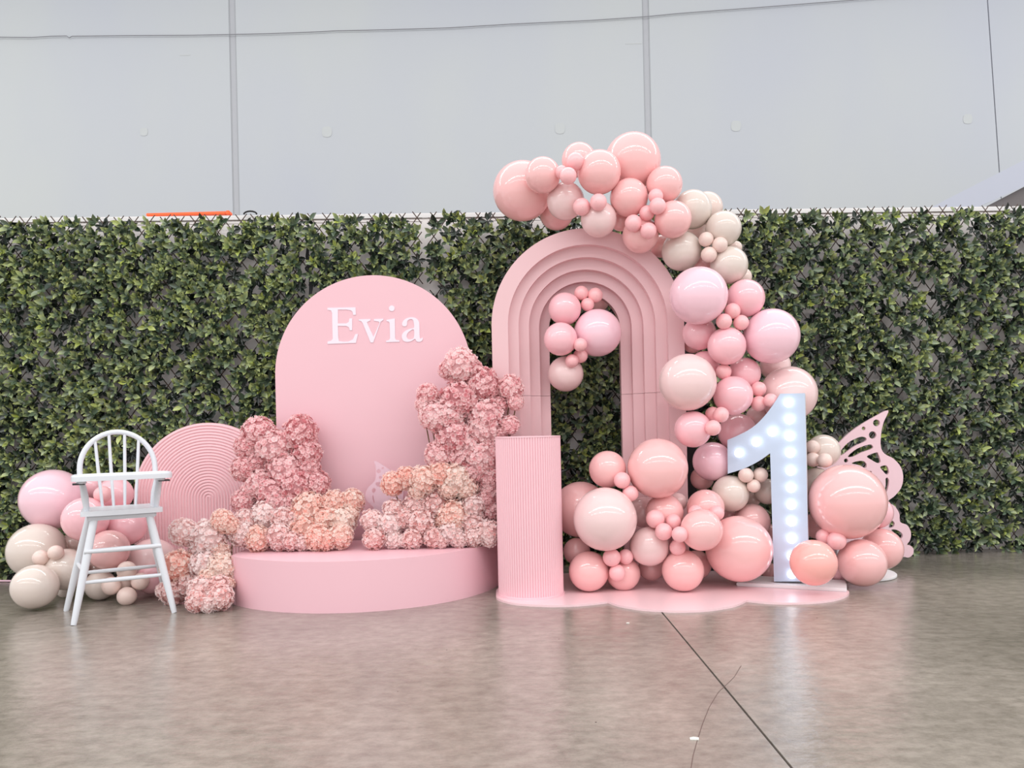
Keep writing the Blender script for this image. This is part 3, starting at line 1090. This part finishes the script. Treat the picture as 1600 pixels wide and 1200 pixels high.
def flower_mesh(seed, ruffle):
    g = random.Random(seed)
    vs, fs, tone = [], [], []
    # dark inner ball: blocks the view through and paints shade between the petals
    bm = bmesh.new()
    bmesh.ops.create_icosphere(bm, subdivisions=2, radius=.82)
    for v_ in bm.verts:
        vs.append(tuple(v_.co))
        tone.append(.25)
    for f_ in bm.faces:
        fs.append(tuple(v_.index for v_ in f_.verts))
    bm.free()
    n = 270
    for i in range(n):
        z = 1 - 2 * (i + .5) / n
        ph = i * 2.39996 + g.uniform(-.2, .2)
        rr = math.sqrt(1 - z * z)
        nrm = Vector((rr * cos(ph), rr * sin(ph), z))
        nrm = (nrm + Vector((g.uniform(-.28, .28), g.uniform(-.28, .28), g.uniform(-.28, .28)))).normalized()
        t = nrm.orthogonal().normalized()
        b_ = nrm.cross(t)
        ctr = nrm * (.85 + g.uniform(-.07, .10))
        a0 = g.uniform(0, 6.28)
        npet = 5
        ft = g.gauss(0, .16)
        pl = g.uniform(.105, .16)
        for k in range(npet):
            a = a0 + k * 2 * PI / npet + g.uniform(-.2, .2)
            d = t * cos(a) + b_ * sin(a)
            s = nrm.cross(d)
            lift = g.uniform(.25, .95) if ruffle else g.uniform(.1, .6)
            w = pl * g.uniform(.42, .58)
            b0 = len(vs)
            pv = [ctr, ctr + d * pl * .55 + s * w + nrm * lift * pl * .45, ctr + d * pl * .62 + nrm * (lift * pl * .3),
                  ctr + d * pl * .55 - s * w + nrm * lift * pl * .45,
                  ctr + d * pl * 1.0 + s * w * .55 + nrm * (lift * pl * .62 + g.uniform(-.04, .06)), ctr + d * pl * 1.0 - s * w * .55 + nrm * (lift * pl * .62 + g.uniform(-.04, .06))]
            vs += [tuple(q) for q in pv]
            pt_ = .56 + ft + g.gauss(0, .09)
            tone += [max(0, pt_ - .42), pt_, pt_ - .14, pt_, pt_ + .26, pt_ + .26]  # petal bases darkened and tips lightened as painted shadow and highlight
            fs += [(b0, b0 + 1, b0 + 2), (b0, b0 + 2, b0 + 3), (b0 + 1, b0 + 4, b0 + 2), (b0 + 2, b0 + 4, b0 + 5), (b0 + 2, b0 + 5, b0 + 3)]
    me = bpy.data.meshes.new('flower_head')
    me.from_pydata(vs, [], fs)
    a_ = me.attributes.new('tone', 'FLOAT_COLOR', 'POINT')
    c = np.ones((len(vs), 4), np.float32)
    c[:, :3] = np.clip(np.array(tone), 0, 1)[:, None]
    a_.data.foreach_set('color', c.reshape(-1))
    me.update()
    return me


FM = {}
for nm, m_ in (('d', m_dusty), ('p', m_peach), ('b', m_blush)):
    FM[nm] = []
    for s in range(3):
        me = flower_mesh(100 + s + ord(nm), nm != 'd')
        me.materials.append(m_)
        FM[nm].append(me)


def arrangement(label, heads, dfun, base, seed):
    """heads: (px, py, r, kind)"""
    g = random.Random(seed)
    root = thing('flower_arrangement', label, 'flowers', base, 0, 'artificial flower arrangements')
    bz = Vector(base)
    sv, sf = [], []
    for h in heads:
        px, py, r = h[:3]
        d = dfun(px, py) + g.uniform(-.02, .02)
        R = r * d / F * 1.16
        p = at(px, py, d)
        p.z = max(p.z, bz.z + R * .86)
        o = link('flower_head', g.choice(FM[h[3]]), None, root)
        o.location = p - bz
        o.rotation_euler = (g.uniform(0, 6.28), g.uniform(0, 6.28), g.uniform(0, 6.28))
        o.scale = (R, R * .95, R * .93)
        q = Vector((p.x * .5 + bz.x * .5, p.y + .06, bz.z + .01)) - bz
        q.z = .01
        mid = (p - bz) * .5 + q * .5 + Vector((0, .03, .02))
        v_, f_ = tube_vf([q, mid, p - bz + Vector((0, .02, -R * .4))], .004, 5)
        b0 = len(sv)
        sv.extend(v_)
        sf.extend(tuple(i + b0 for i in t) for t in f_)
    s = link('stem_bundle', mesh('stem_bundle', sv, sf, True), m_stem, root)
    s['kind'] = 'stuff'
    return root


A = [(404, 676, 25, 'd'), (428, 700, 29, 'd'), (469, 676, 27, 'd'), (480, 708, 22, 'd'), (386, 698, 20, 'd'), (380, 733, 20, 'd'), (447, 735, 29, 'd'), (406, 756, 23, 'd'), (462, 756, 27, 'd'), (495, 756, 21, 'd'),
     (426, 768, 24, 'd'), (431, 784, 20, 'd'), (379, 785, 18, 'd'), (484, 732, 17, 'd'), (391, 768, 16, 'd'), (453, 784, 20, 'd'), (400, 722, 18, 'd'), (478, 780, 16, 'd')]
B = [(482, 797, 28, 'p'), (551, 783, 18, 'p'), (523, 787, 20, 'p'), (415, 805, 22, 'b'), (378, 835, 20, 'b'), (403, 843, 20, 'p'), (436, 837, 19, 'b'), (475, 828, 23, 'p'), (497, 840, 20, 'p'), (532, 838, 19, 'p'),
     (534, 813, 22, 'p'), (472, 848, 13, 'b'), (511, 844, 15, 'p'), (442, 812, 19, 'b'), (508, 812, 22, 'p'), (384, 815, 19, 'b'), (436, 850, 12, 'b'), (455, 845, 14, 'b'), (460, 815, 18, 'b'), (550, 803, 12, 'p')]
C1 = [(287, 832, 21, 'b'), (325, 840, 27, 'b'), (348, 815, 18, 'p'), (341, 862, 18, 'p'), (361, 822, 13, 'p'), (312, 858, 16, 'b')]
C2 = [(278, 885, 25, 'p'), (317, 883, 20, 'b'), (347, 888, 22, 'p'), (270, 930, 20, 'b'), (293, 913, 19, 'b'), (314, 921, 20, 'b'), (308, 942, 17, 'b'), (344, 937, 20, 'b'), (342, 918, 19, 'b'), (327, 903, 16, 'p'), (357, 912, 10, 'p'), (326, 945, 13, 'b'), (256, 922, 12, 'b')]
D = [(720, 572, 27, 'd'), (702, 578, 16, 'd'), (738, 578, 17, 'd'), (668, 617, 17, 'd'), (660, 632, 12, 'd'), (717, 624, 30, 'd'), (755, 601, 26, 'd'), (798, 606, 20, 'd'), (806, 628, 13, 'd'), (678, 651, 23, 'd'), (759, 651, 29, 'd'), (703, 648, 27, 'd'),
     (709, 682, 29, 'd'), (755, 672, 25, 'd'), (797, 664, 15, 'd'), (686, 712, 22, 'd'), (717, 714, 24, 'd'), (753, 718, 27, 'd'), (765, 743, 22, 'd'), (732, 697, 20, 'd'), (766, 698, 16, 'd'), (780, 632, 14, 'd'), (782, 676, 12, 'd'), (764, 768, 18, 'd'), (766, 796, 18, 'd'), (757, 782, 14, 'd'), (740, 738, 18, 'd')]
E1 = [(613, 756, 18, 'p'), (635, 747, 17, 'p'), (661, 750, 21, 'p'), (689, 742, 21, 'p'), (712, 749, 24, 'p'), (653, 767, 15, 'p'), (729, 763, 18, 'p'), (700, 764, 15, 'p')]
E2 = [(581, 813, 17, 'b'), (585, 842, 17, 'b'), (609, 819, 20, 'b'), (616, 797, 17, 'b'), (615, 844, 14, 'b'), (645, 843, 16, 'b'), (649, 790, 20, 'b'), (679, 787, 20, 'b'), (658, 816, 22, 'b'), (678, 842, 16, 'b'),
      (708, 808, 25, 'p'), (704, 832, 17, 'b'), (717, 846, 14, 'b'), (737, 819, 20, 'b'), (762, 832, 20, 'b'), (740, 791, 18, 'b'), (764, 848, 13, 'b'), (741, 841, 16, 'b'), (632, 810, 16, 'b'), (690, 845, 11, 'b'), (630, 845, 10, 'b'), (692, 815, 14, 'p')]
arrangement('tall dusty pink flower arrangement on the stage before the ribbed panel', A, lambda x, y: 4.74 - (y - 670) * .0009, (-1.42, 4.70, ST_Z), 1)
arrangement('low peach and blush flower arrangement on the stage edge below the dusty pink flowers', B, lambda x, y: 4.62 - (y - 780) * .0022 - .0004 * (x - 360) * (y > 830), (-1.30, 4.55, ST_Z), 2)
arrangement('pair of blush and peach flower bunches leaning out above the floor flowers beside the stage', C1, lambda x, y: 4.42, (-1.72, 4.44, 0), 3)
arrangement('heap of blush and peach flowers on the floor between high chair and stage', C2, lambda x, y: max(4.36 - (y - 880) * .0036, 4.36 if x < 300 else 0), (-1.68, 4.28, 0), 4)
arrangement('tall dusty pink flower arrangement overlapping the stepped arch behind the fluted column', D, lambda x, y: 4.62 - (y - 570) * .0003 - (.03 if y < 700 and x < 700 else 0), (-.30, 4.66, ST_Z), 5)
arrangement('row of warm peach flowers beside the small butterfly ornament', E1, lambda x, y: 4.52, (-.52, 4.58, ST_Z), 6)
arrangement('low pale blush flower bank along the stage front next to the fluted column', E2, lambda x, y: 4.53 - (y - 790) * .0016, (-.48, 4.46, ST_Z), 7)

# ------------------------------------------------------------------ balloons


def balloon_mesh(name, seg, rings, stretch):
    vs, fs = [], []
    prof = []
    for i in range(rings + 1):
        t = PI * i / rings
        z = cos(t)
        r = sin(t)
        if z < 0:                       # the neck end is drawn out a little
            z *= 1 + stretch * (1 - r) ** 1.5
        prof.append((r, z))
    zb = prof[-1][1]
    prof = prof[:-1] + [(.045, zb + .0), (.03, zb - .05), (.05, zb - .10)]
    vs.append((0, 0, 1))
    for r, z in prof[1:]:
        for j in range(seg):
            a = 2 * PI * j / seg
            vs.append((r * cos(a), r * sin(a), z))
    for j in range(seg):
        fs.append((0, 1 + j, 1 + (j + 1) % seg))
    m_ = len(prof) - 1
    for i in range(m_ - 1):
        for j in range(seg):
            j2 = (j + 1) % seg
            fs.append((1 + i * seg + j, 1 + (i + 1) * seg + j, 1 + (i + 1) * seg + j2, 1 + i * seg + j2))
    fs.append(tuple(1 + (m_ - 1) * seg + j for j in range(seg)))
    return mesh(name, vs, fs, True, 70)


BM_big = balloon_mesh('balloon', 48, 28, .10)
BM_small = balloon_mesh('balloon_small', 28, 18, .16)
BM_big.materials.append(BAL['pink'])
BM_small.materials.append(BAL['mini'])
PLACED = []                             # (centre, radius)


def clear(c, r, tol):
    for q, s in PLACED:
        if (q - c).length < (r + s) * tol:
            return False
    return True


def balloon(px, py, r, colour, d, mode, label, group, tol=.965):
    """mode: 'x' fixed depth; 'f' rests on the floor; 'b' slides back from d until it only touches; 'm' slides forward from d"""
    u_, v__ = uv(px, py)
    if mode == 'f':
        d = (EYE - .012) * F / (v__ + r)
    dmax = min((EYE - .004) * F / (v__ + r) if v__ + r > 0 else 9, 5.2)
    step_ = .006
    if mode == 'b':
        while d < dmax and not clear(at(px, py, d), r * d / F, tol):
            d += step_
        d = min(d, dmax)
    elif mode == 'm':
        while d > 3.4 and not clear(at(px, py, d), r * d / F, tol):
            d -= step_
    R = r * d / F
    p = at(px, py, d)
    PLACED.append((p, R))
    g = rnd
    small = r < 17
    o = link('balloon', BM_small if small else BM_big, None, None, p)
    # crown of the balloon roughly towards the viewer's side, neck into the cluster
    dirv = Vector((g.uniform(-.45, .45), -1, g.uniform(-.35, .45))).normalized()
    o.rotation_euler = dirv.to_track_quat('Z', 'Y').to_euler()
    o.scale = (R, R, R)
    o.material_slots[0].link = 'OBJECT'
    o.material_slots[0].material = BAL[colour]
    tag(o, label, 'balloon', group)
    return o


def cluster(group, ox, oy, k, rows):
    for u_, v__, r, c, d, mode, label in rows:
        balloon(ox + u_ / k, oy + v__ / k, r / k, c, d, mode, label, group, .9 if mode == 'm' else .965)


GT = 'balloons over the top of the arch'
cluster(GT, 740, 180, 3.478, [
    (682, 310, 118, 'pink', 4.50, 'b', 'pink balloon in front of the biggest one crowning the arch garland'),
    (844, 448, 103, 'pink', 4.50, 'b', 'pink balloon mid-garland over the arch, beside the chain of tiny ones'),
    (1083, 567, 100, 'pink', 4.50, 'b', 'pink balloon over the arch shoulder touching the first beige balloons'),
    (375, 326, 97, 'pink', 4.52, 'b', 'pink balloon lapping the big end balloon of the arch garland'),
    (500, 466, 102, 'blush', 4.52, 'b', 'pale blush balloon under the end of the garland, above the arch crown'),
    (907, 650, 98, 'pink', 4.55, 'b', 'pink balloon hanging lowest over the rim of the stepped arch crown'),
    (680, 565, 97, 'blush', 4.56, 'b', 'pale pink balloon resting on the very top of the stepped arch'),
    (1036, 378, 98, 'pink', 4.54, 'b', 'pink balloon right below the biggest top balloon, above the small chain'),
    (864, 250, 152, 'pink', 4.56, 'b', 'largest pink balloon at the highest point of the garland'),
    (265, 412, 160, 'pink', 4.58, 'b', 'largest pink balloon at the free end of the garland, against the grey wall'),
    (572, 243, 93, 'pink', 4.58, 'b', 'pink balloon peeking up behind a tiny one near the top of the garland'),
    (450, 532, 92, 'dusty', 4.60, 'b', 'dusty pink balloon mostly hidden, dipping to the hedge edge beside the arch crown'),
    (800, 572, 58, 'dusty', 4.66, 'b', 'shaded pink balloon wedged between the two balloons on the arch rim'),
    (478, 310, 36, 'mini', 4.52, 'm', 'tiny pink balloon half hidden behind another tiny one near the garland end'),
    (514, 330, 46, 'mini', 4.50, 'm', 'tiny pink balloon between three pink balloons near the garland end'),
    (552, 252, 48, 'mini', 4.60, 'm', 'tiny pink balloon pressed against the front of a pink one at the garland top'),
    (587, 498, 47, 'mini', 4.50, 'm', 'tiny pink balloon overlapping the pale blush balloon above the arch'),
    (678, 473, 46, 'mini', 4.50, 'm', 'tiny pink balloon centred just above the balloon resting on the arch top'),
    (990, 440, 40, 'mini', 4.52, 'm', 'topmost tiny pink balloon of the chain of five over the arch'),
    (1000, 494, 45, 'mini', 4.47, 'm', 'second tiny pink balloon down the chain of five over the arch'),
    (942, 532, 42, 'mini', 4.50, 'm', 'middle tiny pink balloon of the chain of five over the arch'),
    (868, 587, 46, 'mini', 4.50, 'm', 'tiny pink balloon at the lower end of the chain of five, nearest the arch top'),
    (950, 628, 44, 'mini', 4.50, 'm', 'tiny pink balloon at the bottom of the chain of five, on the lowest pink balloon'),
    (1188, 512, 105, 'beige', 4.60, 'b', 'beige balloon highest in front among the beige ones beside the arch'),
    (1130, 738, 107, 'beige', 4.58, 'b', 'beige balloon nearest the arch shoulder, above the big lilac pink balloon'),
    (1357, 618, 96, 'beige', 4.58, 'b', 'beige balloon furthest out against the hedge top'),
    (1388, 815, 101, 'beige', 4.58, 'b', 'lowest beige balloon beside the three tiny ones, above a rose pink balloon'),
    (1265, 505, 88, 'cream', 4.64, 'b', 'pale cream balloon peeking out behind the highest beige balloon'),
    (1263, 675, 40, 'minib', 4.52, 'm', 'tiny blush beige balloon, upper left of three among the beige balloons'),
    (1338, 704, 42, 'minib', 4.52, 'm', 'tiny blush beige balloon, furthest right of three among the beige balloons'),
    (1279, 758, 43, 'minib', 4.52, 'm', 'tiny blush beige balloon, lowest of three among the beige balloons'),
    (1222, 612, 64, 'cream', 4.74, 'b', 'warm cream balloon buried deep between the beige balloons'),
    (1250, 795, 62, 'dusty', 4.74, 'b', 'dusky blush balloon glimpsed behind the lowest tiny beige balloon'),
    (1020, 712, 62, 'dusty', 4.66, 'b', 'dusky pink balloon glimpsed at the arch rim behind the beige balloon'),
    (1425, 718, 34, 'cream', 4.80, 'b', 'small cream balloon showing a sliver between the two outer beige balloons'),
    (1462, 880, 50, 'cream', 4.80, 'b', 'cream balloon showing a sliver under the lowest beige balloon'),
])
GR = 'balloons down the right side of the arch'
cluster(GR, 1000, 400, 3.75, [
    (343, 232, 168, 'lilac', 4.44, 'b', 'big lilac pink balloon under the beige ones, at the edge of the arch'),
    (278, 740, 167, 'blush', 4.42, 'b', 'big pale blush balloon overlapping the outer frame of the arch'),
    (770, 470, 161, 'lilac', 4.52, 'b', 'big lilac pink balloon bulging furthest out over the hedge'),
    (508, 527, 111, 'rose', 4.48, 'b', 'rose pink balloon between the two big lilac pink ones'),
    (618, 248, 111, 'rose', 4.54, 'b', 'rose pink balloon just below the lowest beige balloon'),
    (545, 818, 114, 'rose', 4.50, 'b', 'rose pink balloon beside the big pale blush one, above the number one'),
    (310, 1015, 107, 'rose', 4.46, 'b', 'rose pink balloon below the big pale blush one, against the arch leg'),
    (572, 1035, 112, 'rose', 4.74, 'b', 'rose pink balloon partly covered by the curved arm of the number one'),
    (424, 1204, 114, 'lilac', 4.66, 'b', 'lilac pink balloon at the outer tip of the arm of the number one'),
    (348, 455, 97, 'rose', 4.58, 'b', 'rose pink balloon shaded below the upper big lilac pink one'),
    (871, 808, 162, 'blush', 4.64, 'b', 'big pale blush balloon rising behind the top of the number one'),
    (610, 690, 95, 'rose', 4.62, 'b', 'rose pink balloon tucked behind two others, above the pair of tiny ones'),
    (378, 642, 86, 'rose', 4.64, 'b', 'rose pink balloon tucked behind the shoulder of the big pale blush one'),
    (310, 510, 60, 'dusty', 4.74, 'b', 'dusky pink balloon in the shadow next to the arch edge'),
    (792, 640, 88, 'blush', 4.78, 'b', 'pale blush balloon showing between the outermost lilac one and the one below'),
    (690, 940, 66, 'blush', 4.66, 'b', 'pale blush balloon glimpsed above the arm of the number one'),
    (542, 322, 46, 'mini', 4.46, 'm', 'tiny rose balloon, uppermost of the three between the big lilac pink ones'),
    (492, 383, 46, 'mini', 4.42, 'm', 'tiny rose balloon, left of the three between the big lilac pink ones'),
    (592, 390, 45, 'mini', 4.46, 'm', 'tiny rose balloon, right of the three between the big lilac pink ones'),
    (490, 678, 45, 'mini', 4.52, 'm', 'lone tiny rose balloon right of the big pale blush one'),
    (695, 780, 44, 'mini', 4.54, 'm', 'tiny rose balloon, upper of the pair over the top of the number one'),
    (697, 865, 46, 'mini', 4.52, 'm', 'tiny rose balloon, lower of the pair over the top of the number one'),
    (765, 845, 40, 'mini', 4.56, 'm', 'tiny pale balloon cut by the slanted top edge of the number one'),
    (425, 925, 42, 'mini', 4.48, 'm', 'tiny rose balloon, hidden left one of three above the number arm'),
    (475, 930, 46, 'mini', 4.44, 'm', 'tiny rose balloon, upper front one of three above the number arm'),
    (428, 1007, 46, 'mini', 4.44, 'm', 'tiny rose balloon, lowest of three left of the number arm'),
])
GA = 'balloons inside the arch opening'
cluster(GA, 740, 400, 3.53, [
    (683, 424, 131, 'lilac', 4.77, 'x', 'big lilac pink balloon filling the arch opening'),
    (480, 458, 92, 'rose', 4.68, 'x', 'rose pink balloon bulging at the left side of the arch opening, below another'),
    (503, 292, 90, 'rose', 4.76, 'b', 'rose pink balloon highest of the larger ones in the arch opening'),
    (508, 650, 98, 'blush', 4.82, 'b', 'pale mauve pink balloon hanging lowest in the arch opening'),
    (686, 252, 60, 'dusty', 5.06, 'x', 'dusty mauve balloon at the back under the top of the arch opening'),
    (594, 205, 40, 'mini', 4.80, 'm', 'tiny rose balloon, left of the three under the top of the arch opening'),
    (670, 217, 42, 'mini', 4.80, 'm', 'tiny rose balloon, right of the three under the top of the arch opening'),
    (628, 268, 37, 'mini', 4.78, 'm', 'tiny rose balloon, lowest of the three under the top of the arch opening'),
    (590, 550, 40, 'mini', 4.74, 'm', 'tiny rose balloon behind another beside the big lilac one in the opening'),
    (543, 578, 37, 'mini', 4.74, 'm', 'tiny rose balloon on top of the pale mauve one in the opening'),
    (588, 490, 38, 'mini', 4.72, 'm', 'tiny rose balloon in front between the two larger ones in the opening'),
])
GL = 'balloons at the foot of the arch'
cluster(GL, 860, 660, 4.0, [
    (240, 930, 125, 'pink', 0, 'f', 'pink balloon on the base board closest to the fluted column'),
    (828, 924, 130, 'pink', 0, 'f', 'pink balloon on the base board below the five tiny ones'),
    (945, 672, 130, 'pink', 4.22, 'x', 'pink balloon with a bright rim left of the big coral pink one'),
    (1178, 789, 205, 'pink', 4.40, 'x', 'big coral pink balloon lit by the bulbs left of the number one'),
    (342, 604, 198, 'blush', 4.30, 'b', 'biggest pale pink balloon beside the fluted column'),
    (618, 775, 122, 'blush', 4.38, 'b', 'pale pink balloon below the tiny cluster at the foot of the arch'),
    (455, 944, 106, 'pink', 4.44, 'b', 'pink balloon behind the three tiny ones on the base board'),
    (670, 287, 187, 'pink', 4.40, 'b', 'big pink balloon highest at the foot of the arch leg'),
    (712, 563, 118, 'pink', 4.44, 'b', 'pink balloon behind the five tiny ones, below the big pink one'),
    (357, 293, 116, 'pink', 4.46, 'b', 'pink balloon standing against the dark opening above the base'),
    (970, 535, 116, 'pink', 4.48, 'b', 'pink balloon behind the one with the bright rim'),
    (190, 545, 175, 'dusty', 4.58, 'b', 'dusty pink balloon partly hidden by the column and the biggest pale one'),
    (580, 560, 95, 'blush', 4.56, 'b', 'pale pink balloon showing between the two biggest at the arch foot'),
    (165, 806, 84, 'dusty', 4.52, 'b', 'shaded pink balloon low behind the edge of the fluted column'),
    (630, 908, 80, 'dusty', 4.58, 'b', 'shaded pink balloon low at the back between two floor balloons'),
    (915, 890, 90, 'dusty', 4.58, 'b', 'shaded pink balloon low behind the floor balloon, by the coral one'),
    (796, 498, 58, 'blush', 4.62, 'b', 'small pale balloon at the arch leg beneath the big pink one'),
    (1125, 445, 115, 'beige', 4.50, 'b', 'beige balloon beneath the arm of the number one'),
    (1260, 620, 112, 'dusty', 4.56, 'b', 'dusty pink balloon behind the coral one, left of the number stem'),
    (1355, 432, 80, 'beige', 4.66, 'b', 'beige balloon cut off by the number stem'),
    (948, 350, 72, 'dusty', 4.66, 'b', 'dusky blush balloon in the dark gap right of the arch leg'),
    (1265, 482, 46, 'cream', 4.72, 'b', 'dusky beige balloon deep below the three tiny beige ones'),
    (1112, 582, 50, 'dusty', 4.66, 'b', 'dusky pink sliver of balloon under the beige one'),
    (1365, 925, 50, 'dusty', 4.76, 'b', 'shaded pink balloon low at the foot of the number stem'),
    (1350, 700, 70, 'dusty', 4.70, 'b', 'shaded dusty balloon deep behind the number stem edge'),
    (448, 362, 52, 'mini', 4.34, 'm', 'tiny pink balloon, upper of two between the pink ones by the arch leg'),
    (500, 445, 50, 'mini', 4.34, 'm', 'tiny pink balloon, lower of two above the biggest pale balloon'),
    (655, 603, 58, 'mini', 4.32, 'm', 'tiny pink balloon, left of the five at the arch foot'),
    (768, 620, 48, 'mini', 4.34, 'm', 'tiny pink balloon, upper right of the five at the arch foot'),
    (795, 782, 50, 'mini', 4.34, 'm', 'tiny pink balloon, lowest of the five at the arch foot'),
    (808, 700, 50, 'mini', 4.28, 'm', 'tiny pink balloon, furthest right of the five at the arch foot'),
    (708, 683, 54, 'mini', 4.26, 'm', 'tiny pink balloon, front centre of the five at the arch foot'),
    (908, 562, 46, 'mini', 4.36, 'm', 'tiny pink balloon behind the top of the balloon with the bright rim'),
    (1038, 567, 48, 'mini', 4.36, 'm', 'tiny pink balloon at the shoulder of the balloon with the bright rim'),
    (470, 840, 48, 'mini', 4.36, 'm', 'tiny pink balloon, right of the three near the column base'),
    (383, 845, 56, 'mini', 4.32, 'm', 'tiny pink balloon, upper left of the three near the column base'),
    (418, 940, 52, 'mini', 4.34, 'm', 'tiny pink balloon, lowest of the three near the column base'),
    (1222, 330, 47, 'minib', 4.50, 'm', 'tiny blush beige balloon, left of three under the number arm'),
    (1312, 328, 47, 'minib', 4.52, 'm', 'tiny blush beige balloon, right of three under the number arm'),
    (1270, 397, 42, 'minib', 4.50, 'm', 'tiny blush beige balloon, lowest of three under the number arm'),
])
GB = 'balloons beside the number one'
cluster(GB, 1060, 590, 3.1575, [
    (666, 913, 112, 'coral', 4.18, 'x', 'coral balloon with painted-in glow in front of the foot of the number one'),
    (905, 913, 116, 'pink', 0, 'f', 'pink balloon on the floor in front, right of the coral one'),
    (832, 612, 183, 'pink', 4.40, 'b', 'biggest pink balloon right of the number one, before the butterfly wing'),
    (1003, 845, 100, 'pink', 4.46, 'b', 'pink balloon on the floor nearest the butterfly wing foot'),
    (975, 665, 80, 'rose', 4.58, 'b', 'rose pink balloon behind the biggest one, over the lower wing'),
    (785, 945, 64, 'rose', 4.56, 'b', 'rose pink balloon low at the back between the coral and pink ones'),
    (685, 730, 66, 'dusty', 4.68, 'b', 'shaded pink balloon between the number stem and the biggest balloon'),
    (715, 362, 81, 'beige', 4.66, 'b', 'beige balloon highest right of the number one'),
    (682, 515, 72, 'beige', 4.66, 'b', 'beige balloon lower right of the number stem, behind the biggest balloon'),
    (662, 343, 35, 'minib', 4.60, 'm', 'tiny blush balloon, upper of three on the beige one by the wing'),
    (663, 405, 36, 'minib', 4.60, 'm', 'tiny blush balloon, lower of three on the beige one, beside the stem'),
    (722, 408, 36, 'minib', 4.60, 'm', 'tiny blush balloon, lower of three on the beige one, beside the wing'),
    (716, 783, 37, 'mini', 4.40, 'm', 'tiny pink balloon, upper of two above the coral balloon'),
    (781, 805, 45, 'mini', 4.36, 'm', 'tiny pink balloon, front one of two above the coral balloon'),
])
GK = 'balloons behind the white high chair'
cluster(GK, 0, 640, 3.3333, [
    (182, 922, 113, 'beige', 0, 'f', 'beige balloon on the floor at the outer end of the chair cluster'),
    (660, 972, 48, 'minib', 4.37, 'x', 'tiny blush beige balloon, lowest of five, close to the floor between chair legs'),
    (522, 915, 76, 'beige', 4.52, 'x', 'beige balloon near the floor behind the front chair leg'),
    (790, 882, 76, 'rose', 4.55, 'x', 'deep pink balloon low behind the tiny beige ones by the floor flowers'),
    (345, 832, 107, 'beige', 4.46, 'b', 'beige balloon just left of the rear chair leg'),
    (193, 735, 141, 'beige', 4.50, 'b', 'big beige balloon at the outer edge against the hedge'),
    (655, 893, 50, 'minib', 4.47, 'm', 'tiny blush beige balloon at the centre of five behind the stretchers'),
    (580, 918, 47, 'minib', 4.47, 'm', 'tiny blush beige balloon, left of five behind the stretchers'),
    (730, 895, 45, 'minib', 4.47, 'm', 'tiny blush beige balloon, right of five behind the stretchers'),
    (660, 838, 48, 'minib', 4.48, 'm', 'tiny blush beige balloon, topmost of five behind the stretchers'),
    (567, 731, 103, 'dusty', 4.52, 'b', 'dusty rose balloon under the chair seat between the legs'),
    (445, 571, 114, 'rose', 4.52, 'b', 'rose pink balloon behind the corner of the chair seat'),
    (792, 800, 128, 'blush', 4.60, 'b', 'pale pink balloon right of the chair legs, before the ribbed arch'),
    (276, 468, 156, 'lilac', 4.60, 'b', 'biggest lilac pink balloon against the hedge, beside the chair tray'),
    (655, 604, 104, 'rose', 4.62, 'b', 'rose pink balloon right behind the chair seat'),
    (600, 440, 88, 'rose', 4.62, 'b', 'rose pink balloon seen between the spindles below the tray'),
    (470, 405, 72, 'rose', 4.68, 'b', 'rose pink balloon under the tray beside the biggest lilac one'),
    (535, 442, 44, 'mini', 4.60, 'm', 'tiny rose balloon seen through the lower spindles'),
    (375, 706, 62, 'cream', 4.66, 'b', 'blush beige balloon tucked above the beige one by the chair leg'),
    (212, 772, 40, 'minib', 4.40, 'm', 'tiny blush beige balloon on the front of the big beige one'),
    (290, 745, 38, 'minib', 4.44, 'm', 'tiny blush beige balloon beside the right edge of the big beige one'),
    (340, 935, 44, 'beige', 4.62, 'b', 'shaded beige balloon low at the back near the floor'),
    (500, 842, 62, 'cream', 4.66, 'b', 'dusky blush balloon beneath the dusty rose one'),
])

# ------------------------------------------------------------------ scraps on the floor
for px, py, s, lab in ((1085, 1155, .014, 'small white paper scrap on the floor beside the curved crack'), (981, 974, .008, 'tiny white scrap on the floor just in front of the scalloped base')):
    p = ground(px, py)
    me = plate_me('paper_scrap', [[(-s, -s * .5), (s * .8, -s * .7), (s, s * .3), (0, s * .7), (-s * .9, s * .4)]], .003, 'z', False)
    tag(link('paper_scrap', me, m_paper, None, (p.x, p.y, .0005)), lab, 'scrap')
